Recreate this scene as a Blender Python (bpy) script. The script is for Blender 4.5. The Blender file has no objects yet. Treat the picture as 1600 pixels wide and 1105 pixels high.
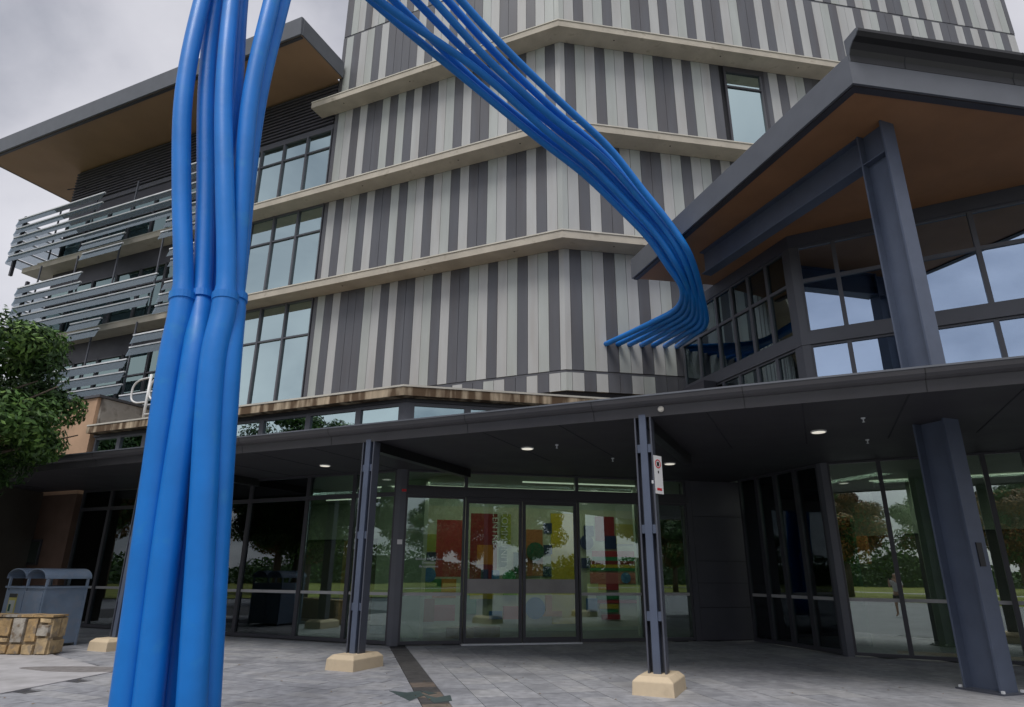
import bpy, bmesh, math, random
from mathutils import Vector, Matrix
rad = math.radians
random.seed(7)
scn = bpy.context.scene
col = scn.collection

# ------------------------------------------------------------------ camera
PITCH, ROLL = 18.8, 0.4
cam_d = bpy.data.cameras.new('camera')
cam = bpy.data.objects.new('camera', cam_d)
col.objects.link(cam)
cam_d.sensor_width = 36
cam_d.lens = 36 * 1010 / 1600
cam_d.clip_end = 3000
cam_d.clip_start = 0.03
cam.location = (0, 0, 1.6)
cam.rotation_euler = (Matrix.Rotation(rad(90 + PITCH), 3, 'X') @ Matrix.Rotation(rad(ROLL), 3, 'Z')).to_euler()
scn.camera = cam

# ------------------------------------------------------------------ world, sun, exposure
SUN_EL, SUN_AZ = 61, 203      # compass-like azimuth of the sun measured from +Y towards +X
world = bpy.data.worlds.new('World'); scn.world = world
world.use_nodes = True
wn, wl = world.node_tree.nodes, world.node_tree.links
for n in list(wn): wn.remove(n)
out = wn.new('ShaderNodeOutputWorld')
sky = wn.new('ShaderNodeTexSky'); sky.sky_type = 'NISHITA'; sky.sun_disc = False
sky.sun_elevation = rad(SUN_EL); sky.sun_rotation = rad(SUN_AZ)
bg1 = wn.new('ShaderNodeBackground'); bg1.inputs['Strength'].default_value = 0.12
wl.new(sky.outputs[0], bg1.inputs['Color'])
tc = wn.new('ShaderNodeTexCoord')
sep = wn.new('ShaderNodeSeparateXYZ'); wl.new(tc.outputs['Generated'], sep.inputs[0])
def wmath(op, a, b=None):
    m = wn.new('ShaderNodeMath'); m.operation = op
    for i, v in enumerate((a, b)):
        if v is None: continue
        if isinstance(v, (int, float)): m.inputs[i].default_value = v
        else: wl.new(v, m.inputs[i])
    return m.outputs[0]
zz = wmath('ADD', wmath('MAXIMUM', sep.outputs[2], 0.0), 0.35)
cmb = wn.new('ShaderNodeCombineXYZ')
wl.new(wmath('DIVIDE', sep.outputs[0], zz), cmb.inputs[0])
wl.new(wmath('DIVIDE', sep.outputs[1], zz), cmb.inputs[1])
cmb.inputs[2].default_value = 3.7
nz = wn.new('ShaderNodeTexNoise'); nz.inputs['Scale'].default_value = 1.35
nz.inputs['Detail'].default_value = 9; nz.inputs['Roughness'].default_value = 0.52
nz.inputs['Distortion'].default_value = 0.35
wl.new(cmb.outputs[0], nz.inputs['Vector'])
rp = wn.new('ShaderNodeValToRGB'); wl.new(nz.outputs[0], rp.inputs[0])
cr = rp.color_ramp
cr.elements[0].position = 0.36; cr.elements[0].color = (0.27, 0.28, 0.325, 1)
cr.elements[1].position = 0.62; cr.elements[1].color = (0.71, 0.70, 0.735, 1)
e = cr.elements.new(0.49); e.color = (0.56, 0.555, 0.595, 1)
bg2 = wn.new('ShaderNodeBackground'); bg2.inputs['Strength'].default_value = 0.84
wl.new(rp.outputs[0], bg2.inputs['Color'])
mxs = wn.new('ShaderNodeMixShader'); mxs.inputs[0].default_value = 0.9
wl.new(bg1.outputs[0], mxs.inputs[1]); wl.new(bg2.outputs[0], mxs.inputs[2])
wl.new(mxs.outputs[0], out.inputs['Surface'])

sun_d = bpy.data.lights.new('sun', 'SUN'); sun = bpy.data.objects.new('sun', sun_d); col.objects.link(sun)
sun_d.energy = 1.5; sun_d.angle = rad(24); sun_d.color = (1.0, 0.97, 0.93)
sv = Vector((math.sin(rad(SUN_AZ)) * math.cos(rad(SUN_EL)), math.cos(rad(SUN_AZ)) * math.cos(rad(SUN_EL)), math.sin(rad(SUN_EL))))
sun.rotation_euler = (-sv).to_track_quat('-Z', 'Y').to_euler()
sun.location = sv * 60
scn.view_settings.view_transform = 'Standard'
scn.view_settings.look = 'None'
scn.view_settings.exposure = 0.45
scn.view_settings.gamma = 1.0
scn.view_settings.use_curve_mapping = False
scn.render.engine = 'CYCLES'
scn.cycles.max_bounces = 10; scn.cycles.transparent_max_bounces = 24

# ------------------------------------------------------------------ materials
MATS = {}
def mat(name, color, rough=0.6, metal=0.0, var=0.12, vscale=2.0, bump=0.0, bscale=20.0, spec=0.5, coat=0.0,
        stain=None, stretch=(1, 1, 1), col2=None, c2scale=1.0, c2pos=(0.5, 0.62)):
    """Principled material with world-space noise in its colour and an optional bump."""
    if name in MATS: return MATS[name]
    m = bpy.data.materials.new(name); m.use_nodes = True
    nt = m.node_tree; N, L = nt.nodes, nt.links
    b = N['Principled BSDF']
    b.inputs['Roughness'].default_value = rough; b.inputs['Metallic'].default_value = metal
    b.inputs['Specular IOR Level'].default_value = spec
    b.inputs['Coat Weight'].default_value = coat; b.inputs['Coat Roughness'].default_value = 0.12
    g = N.new('ShaderNodeNewGeometry')
    mp = N.new('ShaderNodeMapping'); mp.inputs['Scale'].default_value = stretch
    L.new(g.outputs['Position'], mp.inputs['Vector'])
    def noise(s, d=5.0):
        n = N.new('ShaderNodeTexNoise'); n.inputs['Scale'].default_value = s; n.inputs['Detail'].default_value = d
        L.new(mp.outputs[0], n.inputs['Vector']); return n.outputs[0]
    r = N.new('ShaderNodeValToRGB'); L.new(noise(vscale), r.inputs[0])
    r.color_ramp.elements[0].position = 0.3; r.color_ramp.elements[1].position = 0.7
    lo = [max(0, c * (1 - var)) for c in color]; hi = [min(1, c * (1 + var)) for c in color]
    r.color_ramp.elements[0].color = (*lo, 1); r.color_ramp.elements[1].color = (*hi, 1)
    last = r.outputs[0]
    if col2:
        r2 = N.new('ShaderNodeValToRGB'); L.new(noise(c2scale, 7), r2.inputs[0])
        r2.color_ramp.elements[0].position = c2pos[0]; r2.color_ramp.elements[1].position = c2pos[1]
        mx = N.new('ShaderNodeMix'); mx.data_type = 'RGBA'
        L.new(r2.outputs[0], mx.inputs[0]); L.new(last, mx.inputs[6]); mx.inputs[7].default_value = (*col2, 1)
        last = mx.outputs[2]
    L.new(last, b.inputs['Base Color'])
    rr = N.new('ShaderNodeMapRange'); L.new(noise(vscale * 1.7), rr.inputs[0])
    rr.inputs['To Min'].default_value = max(0.02, rough * 0.85); rr.inputs['To Max'].default_value = min(1, rough * 1.15)
    L.new(rr.outputs[0], b.inputs['Roughness'])
    if bump:
        bp = N.new('ShaderNodeBump'); bp.inputs['Strength'].default_value = bump; bp.inputs['Distance'].default_value = 0.02
        L.new(noise(bscale, 8), bp.inputs['Height']); L.new(bp.outputs[0], b.inputs['Normal'])
    MATS[name] = m
    return m

def glass_mat(name, refl, tint_r, tint_t, wobble=0.02):
    m = bpy.data.materials.new(name); m.use_nodes = True
    nt = m.node_tree; N, L = nt.nodes, nt.links
    for n in list(N): N.remove(n)
    o = N.new('ShaderNodeOutputMaterial')
    gl = N.new('ShaderNodeBsdfGlossy'); gl.inputs['Roughness'].default_value = 0.0; gl.inputs['Color'].default_value = (*tint_r, 1)
    tr = N.new('ShaderNodeBsdfTransparent'); tr.inputs['Color'].default_value = (*tint_t, 1)
    fr = N.new('ShaderNodeFresnel'); fr.inputs['IOR'].default_value = 1.5
    ma = N.new('ShaderNodeMath'); ma.operation = 'MULTIPLY_ADD'; ma.use_clamp = True
    L.new(fr.outputs[0], ma.inputs[0]); ma.inputs[1].default_value = 1 - refl; ma.inputs[2].default_value = refl
    mx = N.new('ShaderNodeMixShader')
    L.new(ma.outputs[0], mx.inputs[0]); L.new(tr.outputs[0], mx.inputs[1]); L.new(gl.outputs[0], mx.inputs[2])
    g = N.new('ShaderNodeNewGeometry'); nz = N.new('ShaderNodeTexNoise'); nz.inputs['Scale'].default_value = 0.7
    L.new(g.outputs['Position'], nz.inputs['Vector'])
    bp = N.new('ShaderNodeBump'); bp.inputs['Strength'].default_value = wobble; bp.inputs['Distance'].default_value = 0.3
    L.new(nz.outputs[0], bp.inputs['Height']); L.new(bp.outputs[0], gl.inputs['Normal'])
    L.new(mx.outputs[0], o.inputs['Surface'])
    return m

def emit_mat(name, color, s):
    m = bpy.data.materials.new(name); m.use_nodes = True
    b = m.node_tree.nodes['Principled BSDF']
    b.inputs['Base Color'].default_value = (*color, 1)
    b.inputs['Emission Color'].default_value = (*color, 1); b.inputs['Emission Strength'].default_value = s
    return m

P_DARK = mat('panel_dark', (0.106, 0.110, 0.126), 0.42, var=0.10, vscale=1.5, stretch=(1.6, 1.6, 0.22), col2=(0.095, 0.092, 0.10), c2scale=1.4, c2pos=(0.45, 0.75))
P_LIGHT = mat('panel_light', (0.455, 0.462, 0.458), 0.45, var=0.08, vscale=1.5, stretch=(1.6, 1.6, 0.22), col2=(0.40, 0.385, 0.37), c2scale=1.4, c2pos=(0.5, 0.8))
P_GREEN = mat('panel_greenish', (0.425, 0.450, 0.435), 0.45, var=0.08, vscale=1.5, stretch=(1.6, 1.6, 0.22), col2=(0.37, 0.385, 0.36), c2scale=1.4, c2pos=(0.5, 0.8))
P_BACK = mat('cladding_gap', (0.02, 0.02, 0.025), 0.8)
CONC = mat('ledge_concrete', (0.50, 0.455, 0.38), 0.85, var=0.12, vscale=1.6, bump=0.3, bscale=14,
           col2=(0.27, 0.235, 0.18), c2scale=3.2, c2pos=(0.60, 0.82))
CONC_ST = mat('stained_concrete', (0.50, 0.40, 0.28), 0.9, var=0.2, vscale=2.4, bump=0.3, stretch=(2.6, 2.6, 0.35),
              col2=(0.12, 0.075, 0.042), c2scale=1.6, c2pos=(0.38, 0.56))
CONC_TOP = mat('parapet_capping', (0.60, 0.57, 0.50), 0.8, var=0.12)
SIDE_CONC = mat('side_wall_concrete', (0.34, 0.32, 0.29), 0.9, var=0.2, bump=0.3, col2=(0.18, 0.16, 0.14), c2scale=2)
BEIGE = mat('beige_render', (0.52, 0.34, 0.22), 0.9, var=0.1, vscale=1.2, bump=0.15, bscale=40,
            col2=(0.34, 0.22, 0.14), c2scale=0.9, c2pos=(0.5, 0.8))
STEEL = mat('charcoal_steel', (0.075, 0.082, 0.105), 0.42, var=0.08, spec=0.5)
STEEL_B = mat('bluish_steel', (0.090, 0.112, 0.165), 0.40, var=0.08, vscale=3)
FRAME = mat('window_frame_grey', (0.10, 0.105, 0.125), 0.4, var=0.06)
FRAME_D = mat('dark_door_frame', (0.05, 0.05, 0.06), 0.4, var=0.06)
DARKPANEL = mat('dark_wall_panel', (0.06, 0.06, 0.075), 0.5, var=0.08)
FASCIA = mat('roof_fascia_grey', (0.125, 0.135, 0.155), 0.45, var=0.07)
GUTTER = mat('gutter_grey', (0.066, 0.064, 0.070), 0.4, var=0.08)
GUT_D = mat('dark_gutter', (0.014, 0.014, 0.015), 0.4)
SOFFIT_B = mat('timber_soffit', (0.36, 0.185, 0.09), 0.6, var=0.12, vscale=1.1, stretch=(1, 1, 1))
SOFFIT_L = mat('tan_soffit', (0.34, 0.215, 0.13), 0.7, var=0.08, vscale=0.6)
SOFFIT_D = mat('dark_soffit', (0.036, 0.034, 0.040), 0.6, var=0.1, vscale=0.8)
CORE = mat('dark_interior', (0.03, 0.032, 0.036), 0.9)
BATTEN = mat('dark_batten', (0.055, 0.055, 0.068), 0.5)
RAIL_M = mat('louvre_rail_metal', (0.72, 0.74, 0.76), 0.45)
WHITE = mat('white_paint', (0.75, 0.75, 0.74), 0.4, var=0.03)
BLUE = mat('blue_painted_tube', (0.008, 0.195, 0.64), 0.46, var=0.10, vscale=1.6, coat=0.08, spec=0.4,
           col2=(0.03, 0.26, 0.60), c2scale=3.4, c2pos=(0.60, 0.85), bump=0.12, bscale=9)
BIN_M = mat('bin_blue_grey', (0.20, 0.265, 0.36), 0.45, var=0.1, vscale=4, col2=(0.22, 0.27, 0.35), c2scale=6)
FOOT = mat('footing_concrete', (0.64, 0.52, 0.36), 0.85, var=0.06, vscale=5, bump=0.12, bscale=70,
           col2=(0.52, 0.42, 0.29), c2scale=5, c2pos=(0.5, 0.8))
STONES = [mat('stone_tan', (0.40, 0.27, 0.13), 0.9, var=0.3, vscale=7, bump=0.9, bscale=16, col2=(0.22, 0.17, 0.12), c2scale=9),
          mat('stone_sand', (0.46, 0.34, 0.19), 0.9, var=0.3, vscale=7, bump=0.9, bscale=16, col2=(0.30, 0.24, 0.17), c2scale=8),
          mat('stone_grey', (0.36, 0.33, 0.28), 0.9, var=0.3, vscale=7, bump=0.9, bscale=16, col2=(0.2, 0.15, 0.1), c2scale=8)]
MORTAR = mat('stone_mortar', (0.22, 0.17, 0.11), 0.95, bump=0.4)
PAV = [mat('paver_grey_%d' % i, c, 0.62, var=0.22, vscale=7, bump=0.35, bscale=34, spec=0.4,
           col2=tuple(v * 0.72 for v in c), c2scale=1.3, c2pos=(0.5, 0.7))
       for i, c in enumerate([(0.32, 0.325, 0.35), (0.345, 0.347, 0.37), (0.29, 0.295, 0.32), (0.37, 0.37, 0.385)])]
PAV_DK = mat('paver_dark_strip', (0.075, 0.07, 0.07), 0.6, var=0.3, vscale=6, bump=0.3)
PAV_BR = mat('paver_brown_strip', (0.17, 0.135, 0.11), 0.6, var=0.3, vscale=6, bump=0.3)
INLAY = mat('dark_green_inlay', (0.06, 0.085, 0.085), 0.5, var=0.2)
JOINT = mat('joint_sand', (0.07, 0.07, 0.075), 0.95, var=0.3, vscale=12)
LIGHTCONC = mat('light_path_concrete', (0.44, 0.43, 0.44), 0.8, var=0.14, vscale=3, bump=0.2, bscale=50,
                col2=(0.30, 0.29, 0.29), c2scale=1.4, c2pos=(0.5, 0.75))
HATCH = mat('worn_patch', (0.22, 0.205, 0.20), 0.8, var=0.25, vscale=9)
FLOOR_IN = mat('interior_floor', (0.11, 0.12, 0.13), 0.35)
CEIL_IN = mat('interior_ceiling', (0.50, 0.55, 0.47), 0.8, var=0.04)
WALL_IN = mat('interior_wall_dark', (0.10, 0.09, 0.075), 0.8, var=0.3, vscale=0.5)
WALL_IN2 = mat('interior_wall_pale', (0.42, 0.47, 0.40), 0.8)
ORANGE_IN = mat('interior_timber', (0.32, 0.17, 0.06), 0.6, var=0.2, stretch=(1, 1, 4))
BARK = mat('bark', (0.13, 0.10, 0.075), 0.9, var=0.3, vscale=8, bump=0.6, stretch=(1, 1, 0.3))
def leaf_mat(name, c):
    m = mat(name, c, 0.55, var=0.35, vscale=1.6, spec=0.4)
    return m
LEAF = [leaf_mat('leaf_dark', (0.034, 0.078, 0.020)), leaf_mat('leaf_mid', (0.068, 0.145, 0.030)), leaf_mat('leaf_light', (0.14, 0.25, 0.05))]
GRASS = mat('lawn_grass', (0.17, 0.19, 0.02), 0.9, var=0.35, vscale=0.35, bump=0.4)
ASPH = mat('plaza_concrete', (0.235, 0.24, 0.26), 0.85, var=0.12, vscale=0.6, bump=0.1)
G_CLEAR = glass_mat('clear_glass', 0.11, (0.80, 0.90, 0.95), (0.80, 0.88, 0.79), 0.003)
G_FRONT = glass_mat('front_glass', 0.27, (0.85, 0.92, 0.92), (0.72, 0.80, 0.70), 0.003)
G_UP = glass_mat('coated_glass', 0.70, (0.70, 0.87, 0.87), (0.45, 0.60, 0.56), 0.006)
G_PAV = glass_mat('pavilion_glass', 0.62, (0.62, 0.77, 1.0), (0.40, 0.50, 0.46), 0.005)  # blue put into the reflection tint for a bluer sky behind the viewer
G_DIM = glass_mat('shaded_office_glass', 0.30, (0.62, 0.82, 0.80), (0.45, 0.60, 0.56), 0.006)
G_PSIDE = glass_mat('lightly_coated_glass', 0.16, (0.70, 0.85, 0.90), (0.66, 0.80, 0.70), 0.004)
G_LOUV = glass_mat('louvre_glass', 0.10, (0.7, 0.8, 0.85), (0.76, 0.80, 0.83), 0.003)
_nt = G_LOUV.node_tree; _o = [n for n in _nt.nodes if n.type == 'OUTPUT_MATERIAL'][0]
_mx = [n for n in _nt.nodes if n.type == 'MIX_SHADER'][0]
_df = _nt.nodes.new('ShaderNodeBsdfTranslucent'); _df.inputs[0].default_value = (0.36, 0.41, 0.44, 1)
_d2 = _nt.nodes.new('ShaderNodeBsdfDiffuse'); _d2.inputs[0].default_value = (0.30, 0.34, 0.38, 1)
_a = _nt.nodes.new('ShaderNodeMixShader'); _nt.links.new(_df.outputs[0], _a.inputs[1]); _nt.links.new(_d2.outputs[0], _a.inputs[2])
_b = _nt.nodes.new('ShaderNodeMixShader'); _b.inputs[0].default_value = 0.15
_nt.links.new(_mx.outputs[0], _b.inputs[1]); _nt.links.new(_a.outputs[0], _b.inputs[2]); _nt.links.new(_b.outputs[0], _o.inputs['Surface'])
G_STRIP = mat('window_band_film', (0.42, 0.42, 0.42), 0.6)
L_IN = emit_mat('lit_strip', (0.95, 1.0, 0.92), 0.38)
L_DOWN = emit_mat('lit_downlight', (1.0, 0.95, 0.82), 0.45)

# ------------------------------------------------------------------ geometry helpers
class MB:
    """collects polygons in world coordinates and links them as one mesh object"""
    def __init__(s): s.v = []; s.f = []; s.mi = []
    def poly(s, pts, mi=0):
        i = len(s.v); s.v += [tuple(p) for p in pts]; s.f.append(tuple(range(i, i + len(pts)))); s.mi.append(mi)
    def hexa(s, p, mi=0):
        i = len(s.v); s.v += [tuple(q) for q in p]
        for f in ((0, 1, 2, 3), (7, 6, 5, 4), (0, 4, 5, 1), (1, 5, 6, 2), (2, 6, 7, 3), (3, 7, 4, 0)):
            s.f.append(tuple(i + k for k in f)); s.mi.append(mi)
        return s
    def prism(s, pts, z0, z1, mi=0):
        n = len(pts); i = len(s.v)
        s.v += [(p[0], p[1], z0) for p in pts] + [(p[0], p[1], z1) for p in pts]
        s.f.append(tuple(i + k for k in range(n))[::-1]); s.f.append(tuple(i + n + k for k in range(n)))
        for k in range(n):
            s.f.append((i + k, i + (k + 1) % n, i + n + (k + 1) % n, i + n + k))
        s.mi += [mi] * (n + 2)
        return s
    def tube(s, pts, r, seg=10, cap=True, mi=0):
        pts = [Vector(p) for p in pts]; rings = []
        rs = r if isinstance(r, (list, tuple)) else [r] * len(pts)
        up = Vector((0.123, 0.456, 0.88)).normalized(); prev = None
        for k, p in enumerate(pts):
            t = (pts[min(k + 1, len(pts) - 1)] - pts[max(k - 1, 0)]).normalized()
            if prev is None:
                a = t.cross(up)
                if a.length < 1e-4: a = t.cross(Vector((1, 0, 0)))
                a.normalize()
            else:
                a = prev - t * prev.dot(t); a.normalize()
            prev = a; b = t.cross(a)
            i = len(s.v)
            for j in range(seg):
                w = 2 * math.pi * j / seg
                s.v.append(tuple(p + (a * math.cos(w) + b * math.sin(w)) * rs[k]))
            rings.append(i)
        for q in range(len(rings) - 1):
            for j in range(seg):
                s.f.append((rings[q] + j, rings[q] + (j + 1) % seg, rings[q + 1] + (j + 1) % seg, rings[q + 1] + j)); s.mi.append(mi)
        if cap:
            s.f.append(tuple(rings[0] + j for j in range(seg))[::-1]); s.f.append(tuple(rings[-1] + j for j in range(seg))); s.mi += [mi, mi]
        return s
    def build(s, name, mats, parent=None, smooth=False, bevel=0.0):
        me = bpy.data.meshes.new(name)
        org = Vector((0, 0, 0)); q = parent
        while q is not None: org += q.location; q = q.parent
        me.from_pydata([tuple(Vector(v) - org) for v in s.v], [], s.f)
        if not isinstance(mats, (list, tuple)): mats = [mats]
        for m in mats: me.materials.append(m)
        if len(mats) > 1: me.polygons.foreach_set('material_index', s.mi)
        bm = bmesh.new(); bm.from_mesh(me)
        bmesh.ops.recalc_face_normals(bm, faces=bm.faces)
        if bevel > 0:
            bmesh.ops.bevel(bm, geom=list(bm.edges), offset=bevel, segments=2, profile=0.5, affect='EDGES', clamp_overlap=True)
        bm.to_mesh(me); bm.free()
        if smooth: me.polygons.foreach_set('use_smooth', [True] * len(me.polygons))
        o = bpy.data.objects.new(name, me); col.objects.link(o)
        if parent is not None: o.parent = parent
        return o

class Plane:
    """a vertical wall plane: u runs along the wall, o stands out of it towards the viewer"""
    def __init__(s, x, y, az):
        s.x, s.y = x, y; a = rad(az); s.d = (math.sin(a), math.cos(a)); s.n = (-s.d[1], s.d[0])
        if s.n[0] * -x + s.n[1] * -y < 0: s.n = (s.d[1], -s.d[0])
    def p(s, u, o=0.0, z=0.0): return (s.x + u * s.d[0] + o * s.n[0], s.y + u * s.d[1] + o * s.n[1], z)
    def xy(s, u, o=0.0): return s.p(u, o)[:2]
    def box(s, mb, u0, u1, o0, o1, z0, z1, mi=0):
        return mb.hexa([s.p(u0, o0, z0), s.p(u1, o0, z0), s.p(u1, o1, z0), s.p(u0, o1, z0),
                        s.p(u0, o0, z1), s.p(u1, o0, z1), s.p(u1, o1, z1), s.p(u0, o1, z1)], mi)
    def prof(s, mb, u0, u1, pts, mi=0):
        n = len(pts); i = len(mb.v)
        mb.v += [s.p(u0, o, z) for o, z in pts] + [s.p(u1, o, z) for o, z in pts]
        mb.f.append(tuple(i + k for k in range(n))); mb.f.append(tuple(i + n + k for k in range(n))[::-1])
        for k in range(n): mb.f.append((i + k, i + (k + 1) % n, i + n + (k + 1) % n, i + n + k))
        mb.mi += [mi] * (n + 2); return mb

def corner(a, b, o):
    """point at distance o outside both planes that share an origin"""
    k = 1 + a.n[0] * b.n[0] + a.n[1] * b.n[1]
    return (a.x + (a.n[0] + b.n[0]) / k * o, a.y + (a.n[1] + b.n[1]) / k * o)

def tag(o, label=None, cat=None, group=None, kind=None):
    if label: o['label'] = label
    if cat: o['category'] = cat
    if group: o['group'] = group
    if kind: o['kind'] = kind
    return o
def thing(name, loc, label, cat, group=None):
    o = bpy.data.objects.new(name, None); col.objects.link(o); o.location = loc; o.empty_display_size = 0.3
    return tag(o, label, cat, group)
def copy_tree(o, parent=None):
    c = o.copy(); col.objects.link(c); c.parent = parent
    for ch in [x for x in o.children]: copy_tree(ch, c)
    return c
def bx(plane, u0, u1, o0, o1, z0, z1, name, m, parent, **k):
    mb = MB(); plane.box(mb, u0, u1, o0, o1, z0, z1); return mb.build(name, m, parent, **k)

# reference planes of the place
C0 = (-2.72, 16.23)
PL = Plane(*C0, -65.5)            # left front of the entrance hall
PD = Plane(*C0, 77.5)             # the sliding door front
TC = (1.7, 19.3)
TL = Plane(*TC, -66.3)            # left face of the clad tower
TR = Plane(*TC, 80.0)             # right face of the clad tower
G0 = (7.11, 14.86)
PF = Plane(*G0, 119.0)            # front of the glass pavilion
PS = Plane(*G0, -18.2)            # side of the glass pavilion
PW = Plane(-2.79, 12.53, -65.5)   # line of the canopy posts

# ------------------------------------------------------------------ ground
def sheet(name, pts, z, m, label=None):
    mb = MB(); mb.poly([(x, y, z) for x, y in pts]); o = mb.build(name, m); tag(o, kind='structure'); return o
sheet('ground', [(-900, -900), (900, -900), (900, 900), (-900, 900)], -0.09, ASPH)
sheet('lawn', [(-160, -160), (160, -160), (160, -20), (-24, -18), (-34, 8), (-60, 60), (-160, 60)], -0.035, GRASS)
sheet('plaza', [(-24, -17.5), (60, -17.5), (60, 8.7), (-24, 8.7)], -0.012, ASPH)
sheet('footpath', [(-160, -37), (160, -44), (160, -47), (-160, -40)], -0.030, LIGHTCONC)

paving = MB(); paving.prism([(-24, 8.7), (20, 8.7), (20, 30), (-24, 30)], -0.08, -0.02)
paving = paving.build('paving', JOINT); tag(paving, kind='structure')

# dark strip that runs from the corner of the hall towards the camera
SX = Plane(-2.43, 15.6, 180 - 13.3 + 0.0)
sdir = Vector((SX.d[0], SX.d[1]))
def clip_half(poly, p, n):
    """Sutherland-Hodgman: keep the part of poly with (q-p).n >= 0"""
    res = []
    for i in range(len(poly)):
        a, b = poly[i], poly[(i + 1) % len(poly)]
        da = (a[0] - p[0]) * n[0] + (a[1] - p[1]) * n[1]; db = (b[0] - p[0]) * n[0] + (b[1] - p[1]) * n[1]
        if da >= 0: res.append(a)
        if (da >= 0) != (db >= 0):
            t = da / (da - db); res.append((a[0] + (b[0] - a[0]) * t, a[1] + (b[1] - a[1]) * t))
    return res
strip_c = Vector((-2.43, 15.6)); strip_n = Vector((sdir.y, -sdir.x))
if strip_n.x < 0: strip_n = -strip_n                      # points to +x
pieces = []
def add_paver(poly, mats, h=0.0):
    ar = 0
    for i in range(len(poly)):
        a, b = poly[i], poly[(i + 1) % len(poly)]; ar += a[0] * b[1] - a[1] * b[0]
    if len(poly) < 3 or abs(ar) < 0.015: return
    if ar < 0: poly = poly[::-1]
    cx = sum(p[0] for p in poly) / len(poly); cy = sum(p[1] for p in poly) / len(poly)
    pieces.append((cx, cy, poly, mats, random.uniform(-0.0015, 0.0015) + h))
LIGHTPOLY = [(-11.6, 14.75), (-9.33, 14.34), (-6.54, 11.96), (-6.93, 9.83), (-13, 9.0)]
def in_light(x, y): return x < -6.7 and (y - 14.34) < (x + 9.33) * -0.853 - 0.05 and x > -14 and y > 9.3 + 0
hall = [PL.xy(14, 0.03), PL.xy(0, 0.03), PD.xy(9.3, 0.03), PF.xy(0, 0.03), PF.xy(9, 0.03)]
def in_front(x, y):
    # visible ground: in front of the building fronts
    def side(pl): return (x - pl.x) * pl.n[0] + (y - pl.y) * pl.n[1]
    if x < 7.1 and x > -2.72 and side(PD) < -0.2: return False
    if x <= -2.72 and side(PL) < -0.2: return False
    if x >= 7.1 and side(PF) < -0.2: return False
    if y > 15 and x > 5.5 and side(PS) < -0.2: return False
    return True
def field(pl_d, pl_n, org, lu, lv, u0, u1, v0, v1, side):
    j = 0.005
    v = v0; row = 0
    while v < v1:
        u = u0 + (row % 2) * lu * 0.5 + random.uniform(-0.02, 0.02)
        while u < u1:
            w = lu * random.choice((1, 1, 1, 0.75, 1.25))
            q = [(org[0] + pl_d[0] * a + pl_n[0] * b, org[1] + pl_d[1] * a + pl_n[1] * b)
                 for a, b in ((u + j, v + j), (u + w - j, v + j), (u + w - j, v + lv - j), (u + j, v + lv - j))]
            cx = sum(p[0] for p in q) / 4; cy = sum(p[1] for p in q) / 4
            hit = math.atan2(abs(cx), cy) < rad(46) and cy > 8.72
            if hit and in_front(cx, cy):
                if side > 0: q = clip_half(q, strip_c + strip_n * 0.19, strip_n)
                else: q = clip_half(q, strip_c - strip_n * 0.19, -strip_n)
                q = clip_half(q, (0, 8.71), (0, 1)) if q else q
                if q and not in_light(cx, cy): add_paver(q, random.choice(PAV))
            u += w
        v += lv; row += 1
# right field: rows run out from the doors; left field: rows run along the left front
field((-SX.d[0], -SX.d[1]), (PD.d[0], PD.d[1]), strip_c, 0.62, 0.45, -9, 6, -0.3, 13, 1)
field(PL.d, PL.n, C0, 0.60, 0.30, -9, 14, -0.4, 9, -1)
u = 0.0
while u < 8.2:
    w = 0.44
    q = [tuple(strip_c + strip_n * a + sdir * b) for a, b in ((-0.18, u + 0.006 - .2), (0.18, u + 0.006 - .2), (0.18, u + w - 0.006 - .2), (-0.18, u + w - 0.006 - .2))]
    add_paver(q, PAV_BR if u > 4.0 and int(u / .44) % 2 else PAV_DK); u += w
pieces.sort(key=lambda t: t[0] ** 2 + t[1] ** 2)
far = MB()
for k, (cx, cy, poly, m, h) in enumerate(pieces):
    if k < 300:
        mb = MB(); mb.prism(poly, -0.02, 0.0 + h); mb.build('paver', m, paving)
    else:
        far.prism(poly, -0.02, 0.0 + h, PAV.index(m) if m in PAV else (4 if m is PAV_DK else 5))
fo = far.build('far_paver', PAV + [PAV_DK, PAV_BR], paving); tag(fo, kind='stuff')
# inlaid dark shards where the strip meets the forecourt
for q in ([(-1.72, 10.30), (-1.45, 10.16), (-1.28, 10.30), (-1.18, 9.95), (-1.32, 9.55)], [(-1.20, 10.02), (-1.00, 9.78), (-0.82, 9.98), (-0.76, 9.58), (-0.98, 9.40), (-1.10, 9.72)],
          [(-1.28, 10.32), (-1.02, 10.14), (-1.12, 10.02)]):
    mb = MB(); mb.prism(q, -0.01, 0.006); mb.build('inlay_stone', INLAY, paving)
mb = MB(); mb.prism([(-12.6, 15.2), (-9.33, 14.34), (-6.60, 12.0), (-6.93, 9.83), (-14, 9.0)], -0.02, 0.012)
lc = mb.build('light_concrete_path', LIGHTCONC); tag(lc, kind='structure')
mb = MB(); mb.prism([(-7.35 + 0.95 * math.cos(a) * (1 + .12 * math.sin(3 * a)) - .25 * math.sin(a), 12.15 + 0.33 * math.sin(a)) for a in [i * math.pi / 12 for i in range(24)]], 0.0, 0.016)
mb.build('worn_patch', HATCH, lc)

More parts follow.
